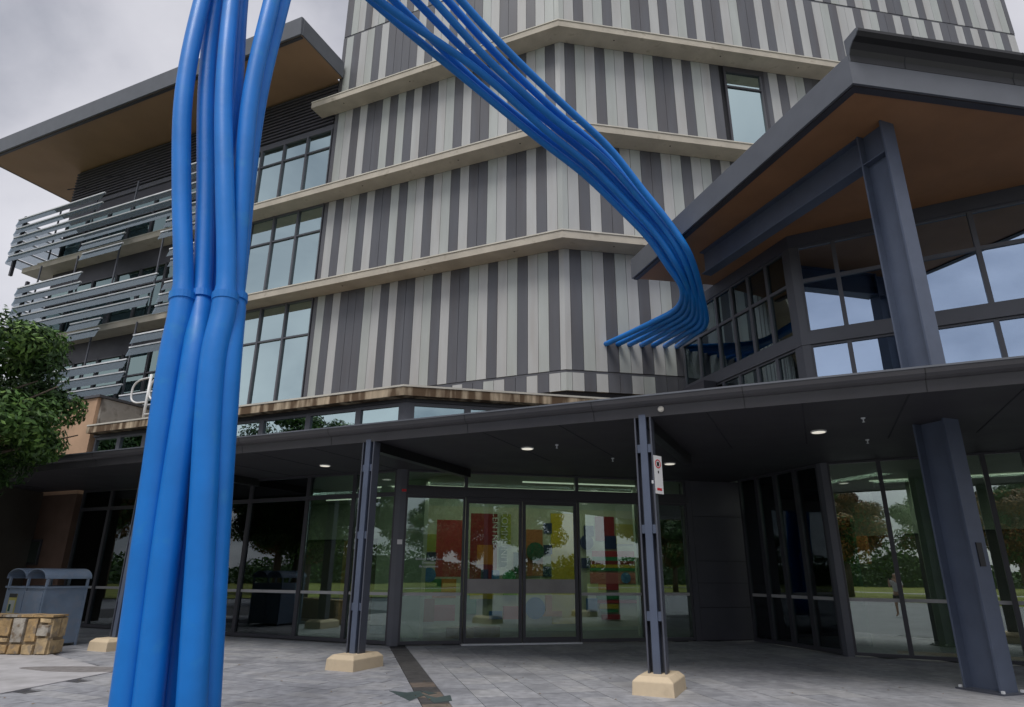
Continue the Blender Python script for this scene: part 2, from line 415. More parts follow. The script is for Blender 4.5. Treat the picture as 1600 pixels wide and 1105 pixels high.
rl = random.Random(31); mb = MB()
for k in range(90):
    x = rl.uniform(-9, 8); y = rl.uniform(8.9, 14.5)
    if not in_front(x, y): continue
    a = rl.uniform(0, 6.3); s_ = rl.uniform(0.012, 0.03); dx, dy = math.cos(a) * s_, math.sin(a) * s_
    mb.poly([(x - dx, y - dy, 0.006), (x - dy * .5, y + dx * .5, 0.014), (x + dx, y + dy, 0.008), (x + dy * .5, y - dx * .5, 0.012)])
tag(mb.build('fallen_leaves', mat('dry_leaf', (0.24, 0.15, 0.06), 0.8)), 'scattered small dry leaves on the grey paving under the canopy', 'leaves', kind='stuff')
# ------------------------------------------------------------------ clad tower
tower = thing('tower_building', (TC[0], TC[1], 0), 'tall tower clad in vertical light grey and charcoal panel strips with concrete ledges', 'building')
LV = [7.0, 7.62, 11.88, 16.15, 20.6]      # strip base, joint, undersides of the three ledges
TOP = 33.0
mb = MB(); mb.prism([TL.xy(10.4, -0.08), corner(TL, TR, -0.08), TR.xy(21.3, -0.08), TR.xy(21.3, -16), TL.xy(10.4, -16)], 6.1, TOP)
mb.build('wall', P_BACK, tower)
TL_rows = [
    (6.98, 7.58, 'DDLG DDLG DDL DDGL DDL DDGL DDL DLG'),
    (7.66, 11.88, 'DGDL DDDG LDL DDLG DL DDG LDL GD LGDL'),
    (12.2, 16.15, 'DLDL GDL DDGD GLDL GDL DDGL DDL DLG'),
    (16.45, 20.6, 'DGLD LDDG DGDL DDLG DL DDG LDDL GDL'),
    (20.92, 24.78, 'DGDL GDL DDDD LDL LDL DDGL DDL DLGG'),
]
TR_rows = [
    (6.98, 7.58, 'GLDL DDLG DDDD'),
    (7.66, 11.88, 'LDGL DGLD LGDD DD'),
    (12.2, 16.15, 'GLDL DDLG DDLG DLGD LDLG DDLG DLDD'),
    (16.45, 20.6, 'LDGL DGLD LGDD LDGL DWDL DLGD DLGD LGDD L'),
    (20.92, 24.78, 'GLDL GDLG DDLD LGDL DDLG DDLD LLDL DLGD LLDL GDDL DLGD LDDL DLDL GDLD'),
]
TL_rows = [(a, b, c.replace(' ', '')) for a, b, c in TL_rows]
TR_rows = [(a, b, c.replace(' ', '')) for a, b, c in TR_rows]
CM = {'D': P_DARK, 'L': P_LIGHT, 'G': P_GREEN}
panel_src = []
def clad(pl, rows, module, total, z0, z1, rev=False):
    n = len(rows); u = 0.0
    seq = rows[::-1] if rev else rows
    for i, c in enumerate(seq):
        w = module * (0.5 if i == 0 or (rev and i == n - 1) else 1.0)
        if c == 'W': u += 1.72; continue
        u1 = min(u + w, total)
        if u1 - u > 0.05:
            panel_src.append((pl, u + 0.007, u1 - 0.007, z0, z1, CM[c]))
        u += w
        if u >= total: break
for z0, z1, s in TL_rows: clad(TL, s, 10.40 / (len(s) - 1), 10.40, z0, z1, True)
for z0, z1, s in TR_rows: clad(TR, s, 0.39, 21.3, z0, z1)
for pl, u0, u1, z0, z1, m in panel_src:
    mb = MB(); t = random.uniform(-0.002, 0.002)
    uc = u0 - (0.007 if u0 < 0.02 else 0)
    pl.box(mb, uc, u1, -0.075, 0.0 + t, z0 + 0.006, z1 - 0.006); mb.build('cladding_panel', m, tower)
mb = MB(); cyc = 'DLGDLDDGLDLGDDLDGL'
for pl, tot, mod in ((TL, 10.4, 0.371), (TR, 21.3, 0.39)):
    u = 0; i = 3
    while u < tot - 0.1:
        pl.box(mb, u + 0.007, min(u + mod, tot) - 0.007, -0.075, 0, 24.88, TOP - 0.1, {'D': 0, 'L': 1, 'G': 2}[cyc[i % len(cyc)]]); u += mod; i += 1
hp = mb.build('upper_cladding', [P_DARK, P_LIGHT, P_GREEN], tower); tag(hp, kind='stuff')
# corner posts to close the mitre
for z0, z1, s in TR_rows:
    c = CM['G' if s[0] == 'G' else 'L']
# horizontal joint strips
for z in (7.58, 24.78):
    mb = MB(); zt = z + (0.08 if z < 10 else 0.1)
    a, b, c_, d_, e_, f_ = TL.xy(10.4, -0.02), corner(TL, TR, -0.02), TR.xy(21.3, -0.02), TR.xy(21.3, -0.075), corner(TL, TR, -0.075), TL.xy(10.4, -0.075)
    mb.prism([a, b, c_, d_, e_, f_], z + 0.004, zt - 0.004); mb.build('joint_strip', P_DARK, tower)
# ledges
def ledge(z, uL0, uL1, uR1, p, th, name, par):
    mb = MB()
    if uR1 is None:
        mb.prism([TL.xy(uL1, p), TL.xy(uL0, p), TL.xy(uL0, -0.05), TL.xy(uL1, -0.05)], z, z + th)
    else:
        mb.prism([TL.xy(uL1, p), corner(TL, TR, p), TR.xy(uR1, p), TR.xy(uR1, 0.003), corner(TL, TR, 0.003), TL.xy(uL1, 0.003)], z, z + th)
    o = mb.build(name, CONC, par)
    mb = MB()          # drip lip along the top edge
    if uR1 is None:
        mb.prism([TL.xy(uL1, p + 0.025), TL.xy(uL0, p + 0.025), TL.xy(uL0, p - 0.2), TL.xy(uL1, p - 0.2)], z + th + 0.003, z + th + 0.05)
    else:
        mb.prism([TL.xy(uL1, p + 0.025), corner(TL, TR, p + 0.025), TR.xy(uR1, p + 0.025), TR.xy(uR1, p - .2), corner(TL, TR, p - .2), TL.xy(uL1, p - .2)], z + th + 0.003, z + th + 0.05)
    mb.build('ledge_lip', CONC_TOP, o)
    return o
ledge(11.88, 0, 10.4, 21.3, 0.75, 0.26, 'concrete_ledge', tower)
ledge(16.15, 0, 10.4, 21.3, 0.75, 0.26, 'concrete_ledge', tower)
ledge(20.60, 0, 11.1, 21.3, 0.75, 0.26, 'concrete_ledge', tower)
# drain holes under the ledges
for z, us in ((11.88, (1.6, 5.1, 8.7)), (16.15, (1.4, 3.9, 8.2)), (20.6, (2.0, 6.3, 9.6))):
    for u in us:
        for pl in (TL, TR):
            x, y = pl.xy(u, 0.45); mb = MB(); mb.prism([(x + 0.028 * math.cos(a * math.pi / 4), y + 0.028 * math.sin(a * math.pi / 4)) for a in range(8)], z - 0.006, z + 0.01)
            mb.build('drain_spout', P_BACK, tower)
# window in the right face
u0, u1 = 6.62, 8.34
wfr = MB()
TR.box(wfr, u0, u0 + 0.09, -0.15, 0.015, 16.42, 20.6); TR.box(wfr, u1 - 0.09, u1, -0.15, 0.015, 16.42, 20.6)
TR.box(wfr, u0 + .09, u1 - .09, -0.15, 0.012, 20.35, 20.6); TR.box(wfr, u0 + .09, u1 - .09, -0.12, -0.01, 19.62, 19.70)
w = wfr.build('window', FRAME_D, tower)
bx(TR, u0 + .09, u1 - .09, -0.07, -0.06, 16.42, 20.35, 'pane', G_UP, w)
# rooftop of the dark recess below the cladding
# ------------------------------------------------------------------ louvred wing
wing = thing('louvred_office_wing', (*TL.xy(19), 0), 'long office wing left of the tower, glass sunshade louvres, wide overhanging roof with tan soffit', 'building')
mb = MB(); mb.prism([TL.xy(28, -0.6), TL.xy(10.4, -0.6), TL.xy(10.4, -15), TL.xy(28, -15)], 6.1, 22.4); mb.build('wall', CORE, wing)
for z in (11.88, 16.15):
    mb = MB(); mb.prism([TL.xy(28.1 if z < 15 else 29.3, 0.75), TL.xy(10.402, 0.75), TL.xy(10.402, -0.59), TL.xy(28.1 if z < 15 else 29.3, -0.59)], z, z + 0.26)
    o = mb.build('concrete_slab', CONC, wing)
    mb = MB(); mb.prism([TL.xy(28.1, 0.775), TL.xy(10.402, 0.775), TL.xy(10.402, 0.55), TL.xy(28.1, 0.55)], z + 0.263, z + 0.31); mb.build('slab_lip', CONC_TOP, o)
# glazed bays next to the tower and behind the louvres
BAYS = [(10.44, 11.78), (11.78, 13.1), (13.1, 14.42), (14.42, 15.74)]
def bay(u0, u1, z0, z1, zt, par, gm=G_UP, fm=FRAME, ztb=None):
    mb = MB(); t = 0.045
    TL.box(mb, u0, u0 + t, -0.14, 0.03, z0, z1); TL.box(mb, u1 - t, u1, -0.14, 0.03, z0, z1)
    TL.box(mb, u0 + t, u1 - t, -0.14, 0.02, z1 - 0.07, z1); TL.box(mb, u0 + t, u1 - t, -0.14, 0.02, z0, z0 + 0.07)
    TL.box(mb, u0 + t, u1 - t, -0.12, 0.015, zt - 0.035, zt + 0.035)
    f = mb.build('window', fm, par)
    bx(TL, u0 + t, u1 - t, -0.06, -0.048, z0 + 0.07, zt - 0.035, 'pane', gm, f)
    bx(TL, u0 + t, u1 - t, -0.06, -0.048, zt + 0.035, z1 - 0.07, 'pane', gm, f)
for u0, u1 in BAYS:
    bay(u0, u1, 16.41, 19.9, 18.95, wing); bay(u0, u1, 12.14, 16.148, 14.9, wing); bay(u0, u1, 6.2, 11.878, 10.35, wing)
for u0 in (16.0, 17.7, 19.4, 21.1, 22.8, 24.5, 26.2):
    bay(u0, u0 + 1.66, 16.41, 19.3, 18.3, wing, G_DIM, FRAME_D)
    bay(u0, u0 + 1.66, 12.14, 15.2, 14.3, wing, G_DIM, FRAME_D)
    bay(u0, u0 + 1.66, 7.0, 10.9, 9.8, wing, G_DIM, FRAME_D)
for z0, z1 in ((15.2, 16.148), (10.9, 11.878)):
    bx(TL, 15.74, 28.0, -0.59, -0.05, z0, z1, 'spandrel', BATTEN, wing)
bx(TL, 15.76, 15.98, -0.55, 0.05, 6.2, 19.9, 'pier', BATTEN, wing)
# roller blinds and ceiling lamps behind some panes
BLIND = mat('roller_blind', (0.62, 0.60, 0.55), 0.8)
for (u0, u1), zt, zb in ((BAYS[0], 11.85, 9.5), (BAYS[2], 11.85, 8.3), (BAYS[1], 16.1, 14.2), (BAYS[3], 16.1, 13.3), (BAYS[0], 19.85, 18.4), (BAYS[2], 19.85, 17.6)):
    bx(TL, u0 + 0.07, u1 - 0.07, -0.25, -0.24, zb, zt, 'roller_blind', BLIND, wing)
# battened cladding under the roof
bx(TL, 10.44, 28.0, -0.55, -0.03, 19.9, 20.15, 'head_flashing', FRAME, wing)
bx(TL, 10.44, 28.0, -0.55, -0.08, 20.15, 22.39, 'batten_backing', CORE, wing)
bx(TL, 15.74, 28.0, -0.55, -0.1, 19.3, 19.9, 'spandrel', BATTEN, wing)
z = 20.2
while z < 22.3:
    mb = MB(); TL.prof(mb, 10.44, 28.0, [(-0.075, z), (0.03, z + 0.015), (0.03, z + 0.10), (-0.075, z + 0.13)]); mb.build('batten', BATTEN, wing); z += 0.175
# roof
roof = MB(); roof.prism([TL.xy(31.5, 2.75), TL.xy(10.15, 2.75), TL.xy(10.15, 0.1), TL.xy(10.46, 0.1), TL.xy(10.46, -14), TL.xy(31.5, -14)], 22.42, 22.50)
roof = roof.build('roof', SOFFIT_L, wing)
mb = MB()
TL.prof(mb, 10.13, 31.55, [(2.75, 22.40), (2.83, 22.40), (2.90, 23.22), (2.80, 23.26), (2.60, 23.24), (2.75, 22.52)])
mb.build('fascia', FASCIA, roof)
mb = MB(); mb.prism([TL.xy(31.5, 2.75), TL.xy(31.56, 2.75), TL.xy(31.56, -14), TL.xy(31.5, -14)], 22.40, 23.22); mb.build('end_fascia', FASCIA, roof)
mb = MB(); mb.prism([TL.xy(10.15, 2.75), TL.xy(10.09, 2.75), TL.xy(10.09, 0.12), TL.xy(10.15, 0.12)], 22.40, 23.20); mb.build('end_fascia', FASCIA, roof)
mb = MB(); mb.prism([TL.xy(31.5, 2.7), TL.xy(10.15, 2.7), TL.xy(10.15, 0.1), TL.xy(31.5, 0.1)], 23.14, 23.2); mb.build('roof_sheet', GUTTER, roof)
bx(TL, 10.2, 31.4, 2.60, 2.72, 22.36, 22.415, 'shadow_line', BATTEN, roof)
# louvre blades
def blade(u0, u1, z, plane=TL, oo=1.18, parent=wing):
    mb = MB(); w, h = 0.12, 0.44
    plane.prof(mb, u0, u1, [(oo, z - 0.03), (oo + 0.010, z - 0.03), (oo + w + 0.010, z - h), (oo + w, z - h)])
    b = mb.build('louvre_blade', G_LOUV, parent)
    mb = MB(); plane.box(mb, u0 - 0.01, u1 + 0.01, oo - 0.03, oo + 0.05, z - 0.05, z + 0.008)
    mb.build('blade_rail', RAIL_M, b)
LOUV = [
    (19.20, [(23.2, 29.9), (15.9, 17.6)]), (18.66, [(23.2, 29.9), (15.9, 17.9)]), (18.12, [(18.1, 29.9), (15.9, 17.9)]), (17.58, [(18.0, 29.9), (15.9, 17.8)]),
    (17.04, [(16.0, 29.9)]), (16.50, [(21.0, 24.0), (15.9, 18.3)]), (15.96, [(21.0, 23.8), (15.9, 18.5)]),
    (14.95, [(23.5, 28.3), (16.0, 17.7)]), (14.42, [(23.4, 28.3), (16.0, 17.5)]), (13.88, [(18.2, 28.3)]), (13.34, [(18.2, 28.3), (16.0, 17.6)]), (12.80, [(18.4, 28.3), (16.0, 17.8)]),
    (12.28, [(21.3, 23.4), (16.0, 17.9)]), (11.78, [(21.3, 23.4)]),
    (11.10, [(15.9, 18.9)]), (10.56, [(15.9, 19.0)]), (10.05, [(19.0, 28.3)]), (9.50, [(19.0, 28.3)]), (8.95, [(19.0, 28.3)]), (8.45, [(16.2, 19.0), (19.6, 28.3)]), (7.90, [(16.4, 19.0)]), (7.35, [(16.4, 19.0)]),
]
for z, spans in LOUV:
    for a, b in spans: blade(a, b, z)
for us, z0, z1 in (((18.7, 21.3, 24.2, 27.0), 16.46, 20.6), ((18.7, 21.6, 24.6, 27.4), 12.2, 16.14), ((19.3, 22.2, 25.4), 7.2, 11.87)):
    for u in us:
        bx(TL, u - 0.03, u + 0.03, 0.86, 0.92, z0 - 0.05, z1 - (1.1 if z0 > 15 else 0), 'louvre_post', FRAME, wing)
for u in (18.7, 21.3, 24.2, 27.0):
    mb = MB(); mb.tube([TL.p(u, 0.86, 20.5), TL.p(u, -0.03, 21.2)], 0.025, 6); mb.build('stay_rod', BATTEN, wing)
# end screen with its own blades and dark mast
bx(TL, 29.6, 29.74, 0.95, 1.09, 15.95, 19.4, 'end_mast', BATTEN, wing); bx(TL, 27.9, 28.04, 0.95, 1.09, 12.15, 15.3, 'end_mast', BATTEN, wing)
SE = Plane(*TL.xy(29.9, 1.28), 0); SE.d = (-TL.n[0], -TL.n[1]); SE.n = TL.d
for z, sp in LOUV[:5] + LOUV[7:12]:
    w0 = 2.6; u_ = 0 if z > 15 else 1.6
    SEp = Plane(0, 0, 0); SEp.x, SEp.y = TL.xy(29.9 - u_, 1.28); SEp.d = (-TL.n[0], -TL.n[1]); SEp.n = TL.d
    blade(0.06, w0, z, SEp, 0.0)
# short frames of the glass balcony end
bay(27.9 - 1.66, 27.9, 16.41, 19.3, 18.3, wing, fm=FRAME_D) if False else None

# ------------------------------------------------------------------ beige side block
side = thing('beige_side_block', (*PL.xy(16), 0), 'beige rendered two storey block behind the tree and bins, with concrete return wall', 'building')
mb = MB(); mb.prism([PL.xy(12.35, 0.12), PL.xy(26, 0.12), PL.xy(26, -9), PL.xy(12.35, -9)], 3.95, 7.15); mb.build('wall', BEIGE, side)
mb = MB(); mb.prism([PL.xy(12.35, 0.115), PL.xy(26, 0.115), PL.xy(26, -9), PL.xy(12.35, -9)], -0.05, 3.949); mb.build('lower_wall', mat('lower_wall_brown', (0.135, 0.085, 0.062), 0.9, var=0.15), side)  # uniform brown, darker than the beige wall above it
SB = Plane(*PL.xy(12.35, 0.12), 24.5)
mb = MB(); mb.prism([PL.xy(12.25, 0.0), PL.xy(12.345, 0.0), PL.xy(12.345, -9), PL.xy(12.25, -9)], 6.16, 7.14); mb.build('return_wall', SIDE_CONC, side)
mb = MB(); mb.prism([PL.xy(12.2, 0.18), PL.xy(26, 0.18), PL.xy(26, -9), PL.xy(12.2, -9)], 7.155, 7.24); mb.build('coping', GUTTER, side)
bx(PL, 15.6, 16.3, 0.12, 0.3, 0, 4.0, 'dark_pilaster', BATTEN, side)
mb = MB(); PL.box(mb, 13.55, 14.45, 0.123, 0.16, 1.75, 2.55); f = mb.build('window', FRAME_D, side)
bx(PL, 13.62, 14.38, 0.161, 0.168, 1.82, 2.48, 'pane', G_UP, f)
mb = MB(); PL.box(mb, 12.6, 13.9, 0.9, 1.02, 4.4, 4.48); 

# ------------------------------------------------------------------ entrance hall (podium)
hall = thing('entrance_hall', (*C0, 0), 'glazed single storey entrance hall with sliding doors, clerestory windows and rust stained concrete parapet', 'building')
ZS = 4.05
def opening(pl, us, z0, z1, name, fm, gm, par, t=0.05, trans=(), band=None, o0=-0.10, o1=0.02):
    """bays between the listed u values: a frame part with its panes as sub-parts"""
    for k in range(len(us) - 1):
        a, b = us[k], us[k + 1]
        mb = MB()
        pl.box(mb, a, a + t, o0, o1, z0, z1); pl.box(mb, b - t, b, o0, o1, z0, z1)
        pl.box(mb, a + t, b - t, o0, o1 - 0.004, z1 - t, z1); pl.box(mb, a + t, b - t, o0, o1 - 0.004, z0, z0 + t * 1.4)
        for zt, h in trans: pl.box(mb, a + t, b - t, o0 + 0.005, o1 - 0.006, zt - h, zt + h)
        f = mb.build(name, fm, par)
        zs = [z0 + t * 1.4]
        for zt, h in trans: zs += [zt - h, zt + h]
        zs.append(z1 - t)
        for q in range(0, len(zs), 2):
            bx(pl, a + t, b - t, -0.045, -0.035, zs[q], zs[q + 1], 'pane', gm, f)
        if band: bx(pl, a + t, b - t, -0.034, -0.030, band[0], band[1], 'safety_band', G_STRIP, f)
LU = [0.13, 1.42, 2.92, 4.94, 6.5, 8.0, 9.5, 10.8, 12.2]
opening(PL, LU, 0.03, ZS, 'glazed_bay', FRAME_D, G_CLEAR, hall, 0.055, ((3.45, 0.05),), (1.09, 1.16))
opening(PD, [0.13, 1.62], 0.03, 3.42, 'glazed_bay', FRAME_D, G_CLEAR, hall, 0.05, (), (1.09, 1.16))
opening(PD, [4.55, 6.28, 7.62], 0.03, 3.42, 'glazed_bay', FRAME_D, G_CLEAR, hall, 0.05, (), (1.09, 1.16))
bx(PD, 0.13, 7.7, -0.16, 0.05, 3.421, 3.60, 'door_header', FRAME_D, hall)
opening(PD, [0.13, 1.62, 4.55, 6.28, 7.62], 3.602, ZS, 'top_light', FRAME_D, G_CLEAR, hall, 0.045)
# sliding door leaves with a frosted band
for a, b in ((1.64, 3.08), (3.10, 4.53)):
    mb = MB(); t = 0.075
    PD.box(mb, a, a + t, -0.07, 0.0, 0.03, 3.35); PD.box(mb, b - t, b, -0.07, 0.0, 0.03, 3.35)
    PD.box(mb, a + t, b - t, -0.07, -0.003, 3.27, 3.35); PD.box(mb, a + t, b - t, -0.07, -0.003, 0.03, 0.15)
    d = mb.build('sliding_door', FRAME_D, hall)
    bx(PD, a + t, b - t, -0.04, -0.03, 0.15, 3.27, 'pane', G_CLEAR, d)
    bx(PD, a + t, b - t, -0.029, -0.025, 1.14, 1.47, 'frosted_band', mat('frosted_film', (0.30, 0.29, 0.28), 0.7), d)
bx(PD, 1.60, 4.57, -0.2, 0.12, 0.0, 0.028, 'threshold', RAIL_M, hall)
bx(PD, 1.64, 4.53, -0.08, 0.02, 3.35, 3.418, 'door_track', FRAME_D, hall)
# corner posts
mb = MB(); mb.prism([PL.xy(0.13, 0.03), corner(PL, PD, 0.03), PD.xy(0.13, 0.03), PD.xy(0.13, -0.14), corner(PL, PD, -0.14), PL.xy(0.13, -0.14)], 0.0, ZS)
mb.build('corner_post', FRAME, hall)
bx(PD, 0.02, 0.20, 0.031, 0.04, 3.50, 3.56, 'red_label', mat('red_print', (0.6, 0.03, 0.04), 0.5), hall)
bx(PD, -0.02, 0.10, 0.0395, 0.045, 2.25, 2.36, 'white_notice', WHITE, hall)
# dark metal panel wall right of the doors
zs = [0.02, 0.8, 1.4, 1.95, 3.1, ZS]
bx(PD, 7.62, 9.35, -0.3, -0.02, 0.0, 4.0, 'panel_backing', P_BACK, hall)
for k in range(5):
    bx(PD, 7.80, 9.33, -0.018, 0.02, zs[k] + 0.006, zs[k + 1] - 0.006, 'wall_panel', DARKPANEL, hall)
bx(PD, 7.63, 7.79, -0.018, 0.03, 0.0, ZS, 'jamb_panel', DARKPANEL, hall)
# clerestory above the canopy
Z1, Z2 = 4.36, 5.78
for pl, us in ((PL, [0.13, 1.5, 3.2, 4.9, 6.6, 8.2, 9.8, 11.0, 12.2]), (PD, [0.13, 1.6, 3.1, 4.55, 6.2, 7.7])):
    opening(pl, us, Z1, Z2, 'clerestory_window', FRAME, G_UP, hall, 0.085)
mb = MB(); mb.prism([PL.xy(0.13, 0.03), corner(PL, PD, 0.03), PD.xy(0.13, 0.03), PD.xy(0.13, -0.14), corner(PL, PD, -0.14), PL.xy(0.13, -0.14)], Z1, Z2)
mb.build('corner_post', FRAME, hall)
mb = MB(); mb.prism([PL.xy(12.24, 0.06), corner(PL, PD, 0.06), PD.xy(9.3, 0.06), PD.xy(9.3, -0.14), corner(PL, PD, -0.14), PL.xy(12.24, -0.14)], Z2 + .002, 5.87)
mb.build('head_strip', FRAME_D, hall)
mb = MB(); mb.prism([PL.xy(12.24, 0.34), corner(PL, PD, 0.34), PD.xy(8.8, 0.34), PD.xy(8.8, -3), (2.0, 22), PL.xy(12.24, -7)], 5.875, 6.10)
par = mb.build('parapet', CONC_ST, hall)
mb = MB(); mb.prism([PL.xy(12.24, 0.36), corner(PL, PD, 0.36), PD.xy(8.8, 0.36), PD.xy(8.8, 0.1), corner(PL, PD, 0.1), PL.xy(12.24, 0.1)], 6.102, 6.15)
mb.build('capping', CONC_TOP, par)
mb = MB(); mb.prism([PL.xy(12.24, -0.6), corner(PL, PD, -0.6), PD.xy(7.6, -0.6), PD.xy(7.6, -2.0), (1.8, 19.0), PL.xy(12.24, -5)], 4.3, 5.85); mb.build('wall', CORE, hall)
# interior of the hall, seen through the glass
inn = [PL.xy(12.3, -0.15), corner(PL, PD, -0.15), PD.xy(9.2, -0.15), PF.xy(0, -0.3), PF.xy(8, -0.2), (22, 30), (-16, 30)]
mb = MB(); mb.prism(inn, -0.02, 0.014); mb.build('interior_floor', FLOOR_IN, hall)
mb = MB(); mb.prism(inn, 4.04, 4.2); mb.build('interior_ceiling', CEIL_IN, hall)
bx(PL, 0.6, 12.3, -6.6, -6.4, 0.0, 4.0, 'interior_wall', WALL_IN, hall)
bx(PL, 0.6, 12.3, -6.39, -6.2, 2.75, 4.03, 'bulkhead', WALL_IN2, hall)
bx(PL, 2.2, 3.0, -4.2, -3.8, 0.0, 4.03, 'interior_column', WALL_IN2, hall)
bx(PL, 5.4, 6.6, -6.39, -6.3, 0.0, 2.7, 'timber_panel', ORANGE_IN, hall)
bx(PL, 0.35, 0.95, -1.9, -1.7, 0.02, 4.03, 'interior_column', WALL_IN2, hall)
bx(PD, 6.75, 7.45, -1.6, -1.45, 0.02, 4.03, 'interior_column', WALL_IN2, hall)
bx(PL, 1.1, 2.3, -3.0, -2.3, 0.02, 1.15, 'bin_reflection_box', BIN_M, hall)  # solid grey box standing in for the litter bin's reflection in the glass
for o_, a, b in ((-2.6, 0.8, 3.4), (-5.0, 1.6, 6.5)):
    bx(PL, a, b, o_ - 0.03, o_ + 0.03, 4.005, 4.035, 'strip_light', L_IN, hall)
for o_, a, b in ((-1.3, 3.4, 7.5), (-2.9, 0.9, 7.6)):
    bx(PD, a, b, o_ - 0.025, o_ + 0.025, 4.005, 4.035, 'strip_light', L_IN, hall)
# unseen area lamps added to boost the strip lights and brighten the side bays
for nm, pl, u_, o_, sx, en in (('foyer_light', PD, 4.0, -1.9, 6.5, 24), ('lounge_light', PL, 6.0, -3.0, 9.0, 22), ('pavilion_light', PF, 4.0, -3.5, 6.0, 32), ('side_fill', PS, 1.8, -2.2, 3.0, 14)):
    ld = bpy.data.lights.new(nm, 'AREA'); ld.shape = 'RECTANGLE'; ld.size = sx; ld.size_y = 0.5; ld.energy = en; ld.color = (0.95, 1.0, 0.9)
    lo = bpy.data.objects.new(nm, ld); col.objects.link(lo); lo.location = pl.p(u_, o_, 3.98)
    lo.rotation_euler = (0, 0, math.atan2(pl.d[1], pl.d[0])); lo.parent = hall; lo.location = Vector(pl.p(u_, o_, 3.98)) - hall.location
for nm, a, b in (('interior_wall', (-16, 29.7), (22, 29.7)), ('interior_wall', (21.7, 8), (21.7, 29.7)), ('interior_wall', (-15.7, 20), (-15.7, 29.7))):
    mb = MB(); x0, x1 = sorted((a[0], b[0])); y0, y1 = sorted((a[1], b[1])); mb.prism([(x0 - .1, y0 - .1), (x1 + .1, y0 - .1), (x1 + .1, y1 + .1), (x0 - .1, y1 + .1)], 0, 4.05); mb.build(nm, WALL_IN, hall)
bx(PS, 1.2, 9.0, -4.9, -4.7, 0.02, 2.7, 'interior_wall', WALL_IN, hall)
bx(PS, 1.2, 9.0, -4.9, -4.6, 2.701, 4.03, 'bulkhead', WALL_IN2, hall)
# mural wall
PM = Plane(*PD.xy(0, -3.3), 77.5); PM.n = PD.n; PM.d = PD.d
MC = {'cream': (0.50, 0.50, 0.38), 'red': (0.42, 0.04, 0.045), 'darkred': (0.25, 0.015, 0.02), 'orange': (0.55, 0.19, 0.02), 'pink': (0.60, 0.17, 0.17), 'olive': (0.34, 0.36, 0.08),
      'navy': (0.012, 0.025, 0.09), 'green': (0.03, 0.24, 0.09), 'darkgreen': (0.01, 0.09, 0.05), 'blue': (0.05, 0.17, 0.45), 'yellow': (0.55, 0.40, 0.02), 'terracotta': (0.38, 0.14, 0.05), 'sand': (0.45, 0.38, 0.12)}
MM = {k: mat('mural_' + k, v, 0.7, var=0.1) for k, v in MC.items()}
mural = thing('painted_mural_wall', PM.p(4, 0, 0), 'brightly painted interior wall behind the sliding doors, blocks of red, yellow, navy and stripes', 'mural')
bx(PM, -0.4, 8.4, -0.2, 0.0, 0.02, 4.03, 'wall', WALL_IN2, mural)
bx(PM, 0.75, 7.9, 0.001, 0.006, 0.12, 3.5, 'painted_ground', MM['cream'], mural)
MUR = [('red',1.28,2.11,1.50,3.10),('darkred',2.29,3.10,1.44,3.31),('orange',2.50,2.99,1.85,2.40),('orange',1.23,1.91,0.92,1.44),('pink',1.31,1.90,0.32,0.74),('olive',0.93,1.28,2.19,2.68),('navy',0.94,1.30,1.94,2.17),('green',0.91,1.48,1.09,1.44),('darkgreen',3.15,3.40,1.78,2.33),('navy',2.63,2.85,1.44,1.71),('blue',2.95,3.18,1.40,1.69),('blue',2.89,3.27,0.35,0.57),('yellow',4.77,5.53,0.21,3.37),('navy',4.54,4.80,2.76,3.07),('navy',4.53,4.80,2.16,2.43),('navy',4.51,4.77,1.52,1.81),('terracotta',3.99,4.50,1.54,2.87),('darkred',6.20,6.82,2.58,3.31),('navy',6.50,6.87,2.34,2.73),('sand',6.86,7.54,2.49,3.09),('red',6.07,7.62,2.11,2.28),('green',6.07,7.61,1.99,2.10),('darkred',6.01,7.60,1.88,1.99),('yellow',6.00,7.59,1.79,1.88),('green',6.00,7.59,1.70,1.78),('pink',5.99,7.58,1.33,1.65),('red',6.24,6.87,1.15,1.33),('green',6.17,7.54,0.89,1.00),('red',6.17,7.53,0.77,0.86),('yellow',6.25,6.84,0.62,0.75),('green',6.28,6.83,0.52,0.60),('red',6.31,6.89,0.32,0.46),('navy',5.72,5.97,1.77,2.07),('blue',5.84,6.17,0.55,0.91),('navy',5.83,6.13,2.71,3.02),('orange',4.57,4.76,0.56,1.00),('orange',4.44,5.06,0.42,0.56),
       ('terracotta',0.95,1.3,0.3,0.9),('green',2.2,2.5,0.5,1.0),('yellow',2.3,3.0,0.9,1.1),('pink',3.3,3.9,0.35,0.7),('green',3.3,3.7,1.0,1.3),('olive',3.2,3.5,2.4,3.3),('darkgreen',3.6,3.95,1.6,2.2)]
for k, (c, a, b, z0, z1) in enumerate(MUR):
    o_ = 0.008 + 0.0022 * k
    bx(PM, a, b, 0.006, o_ + 0.002, z0, z1, 'painted_block', MM[c], mural)
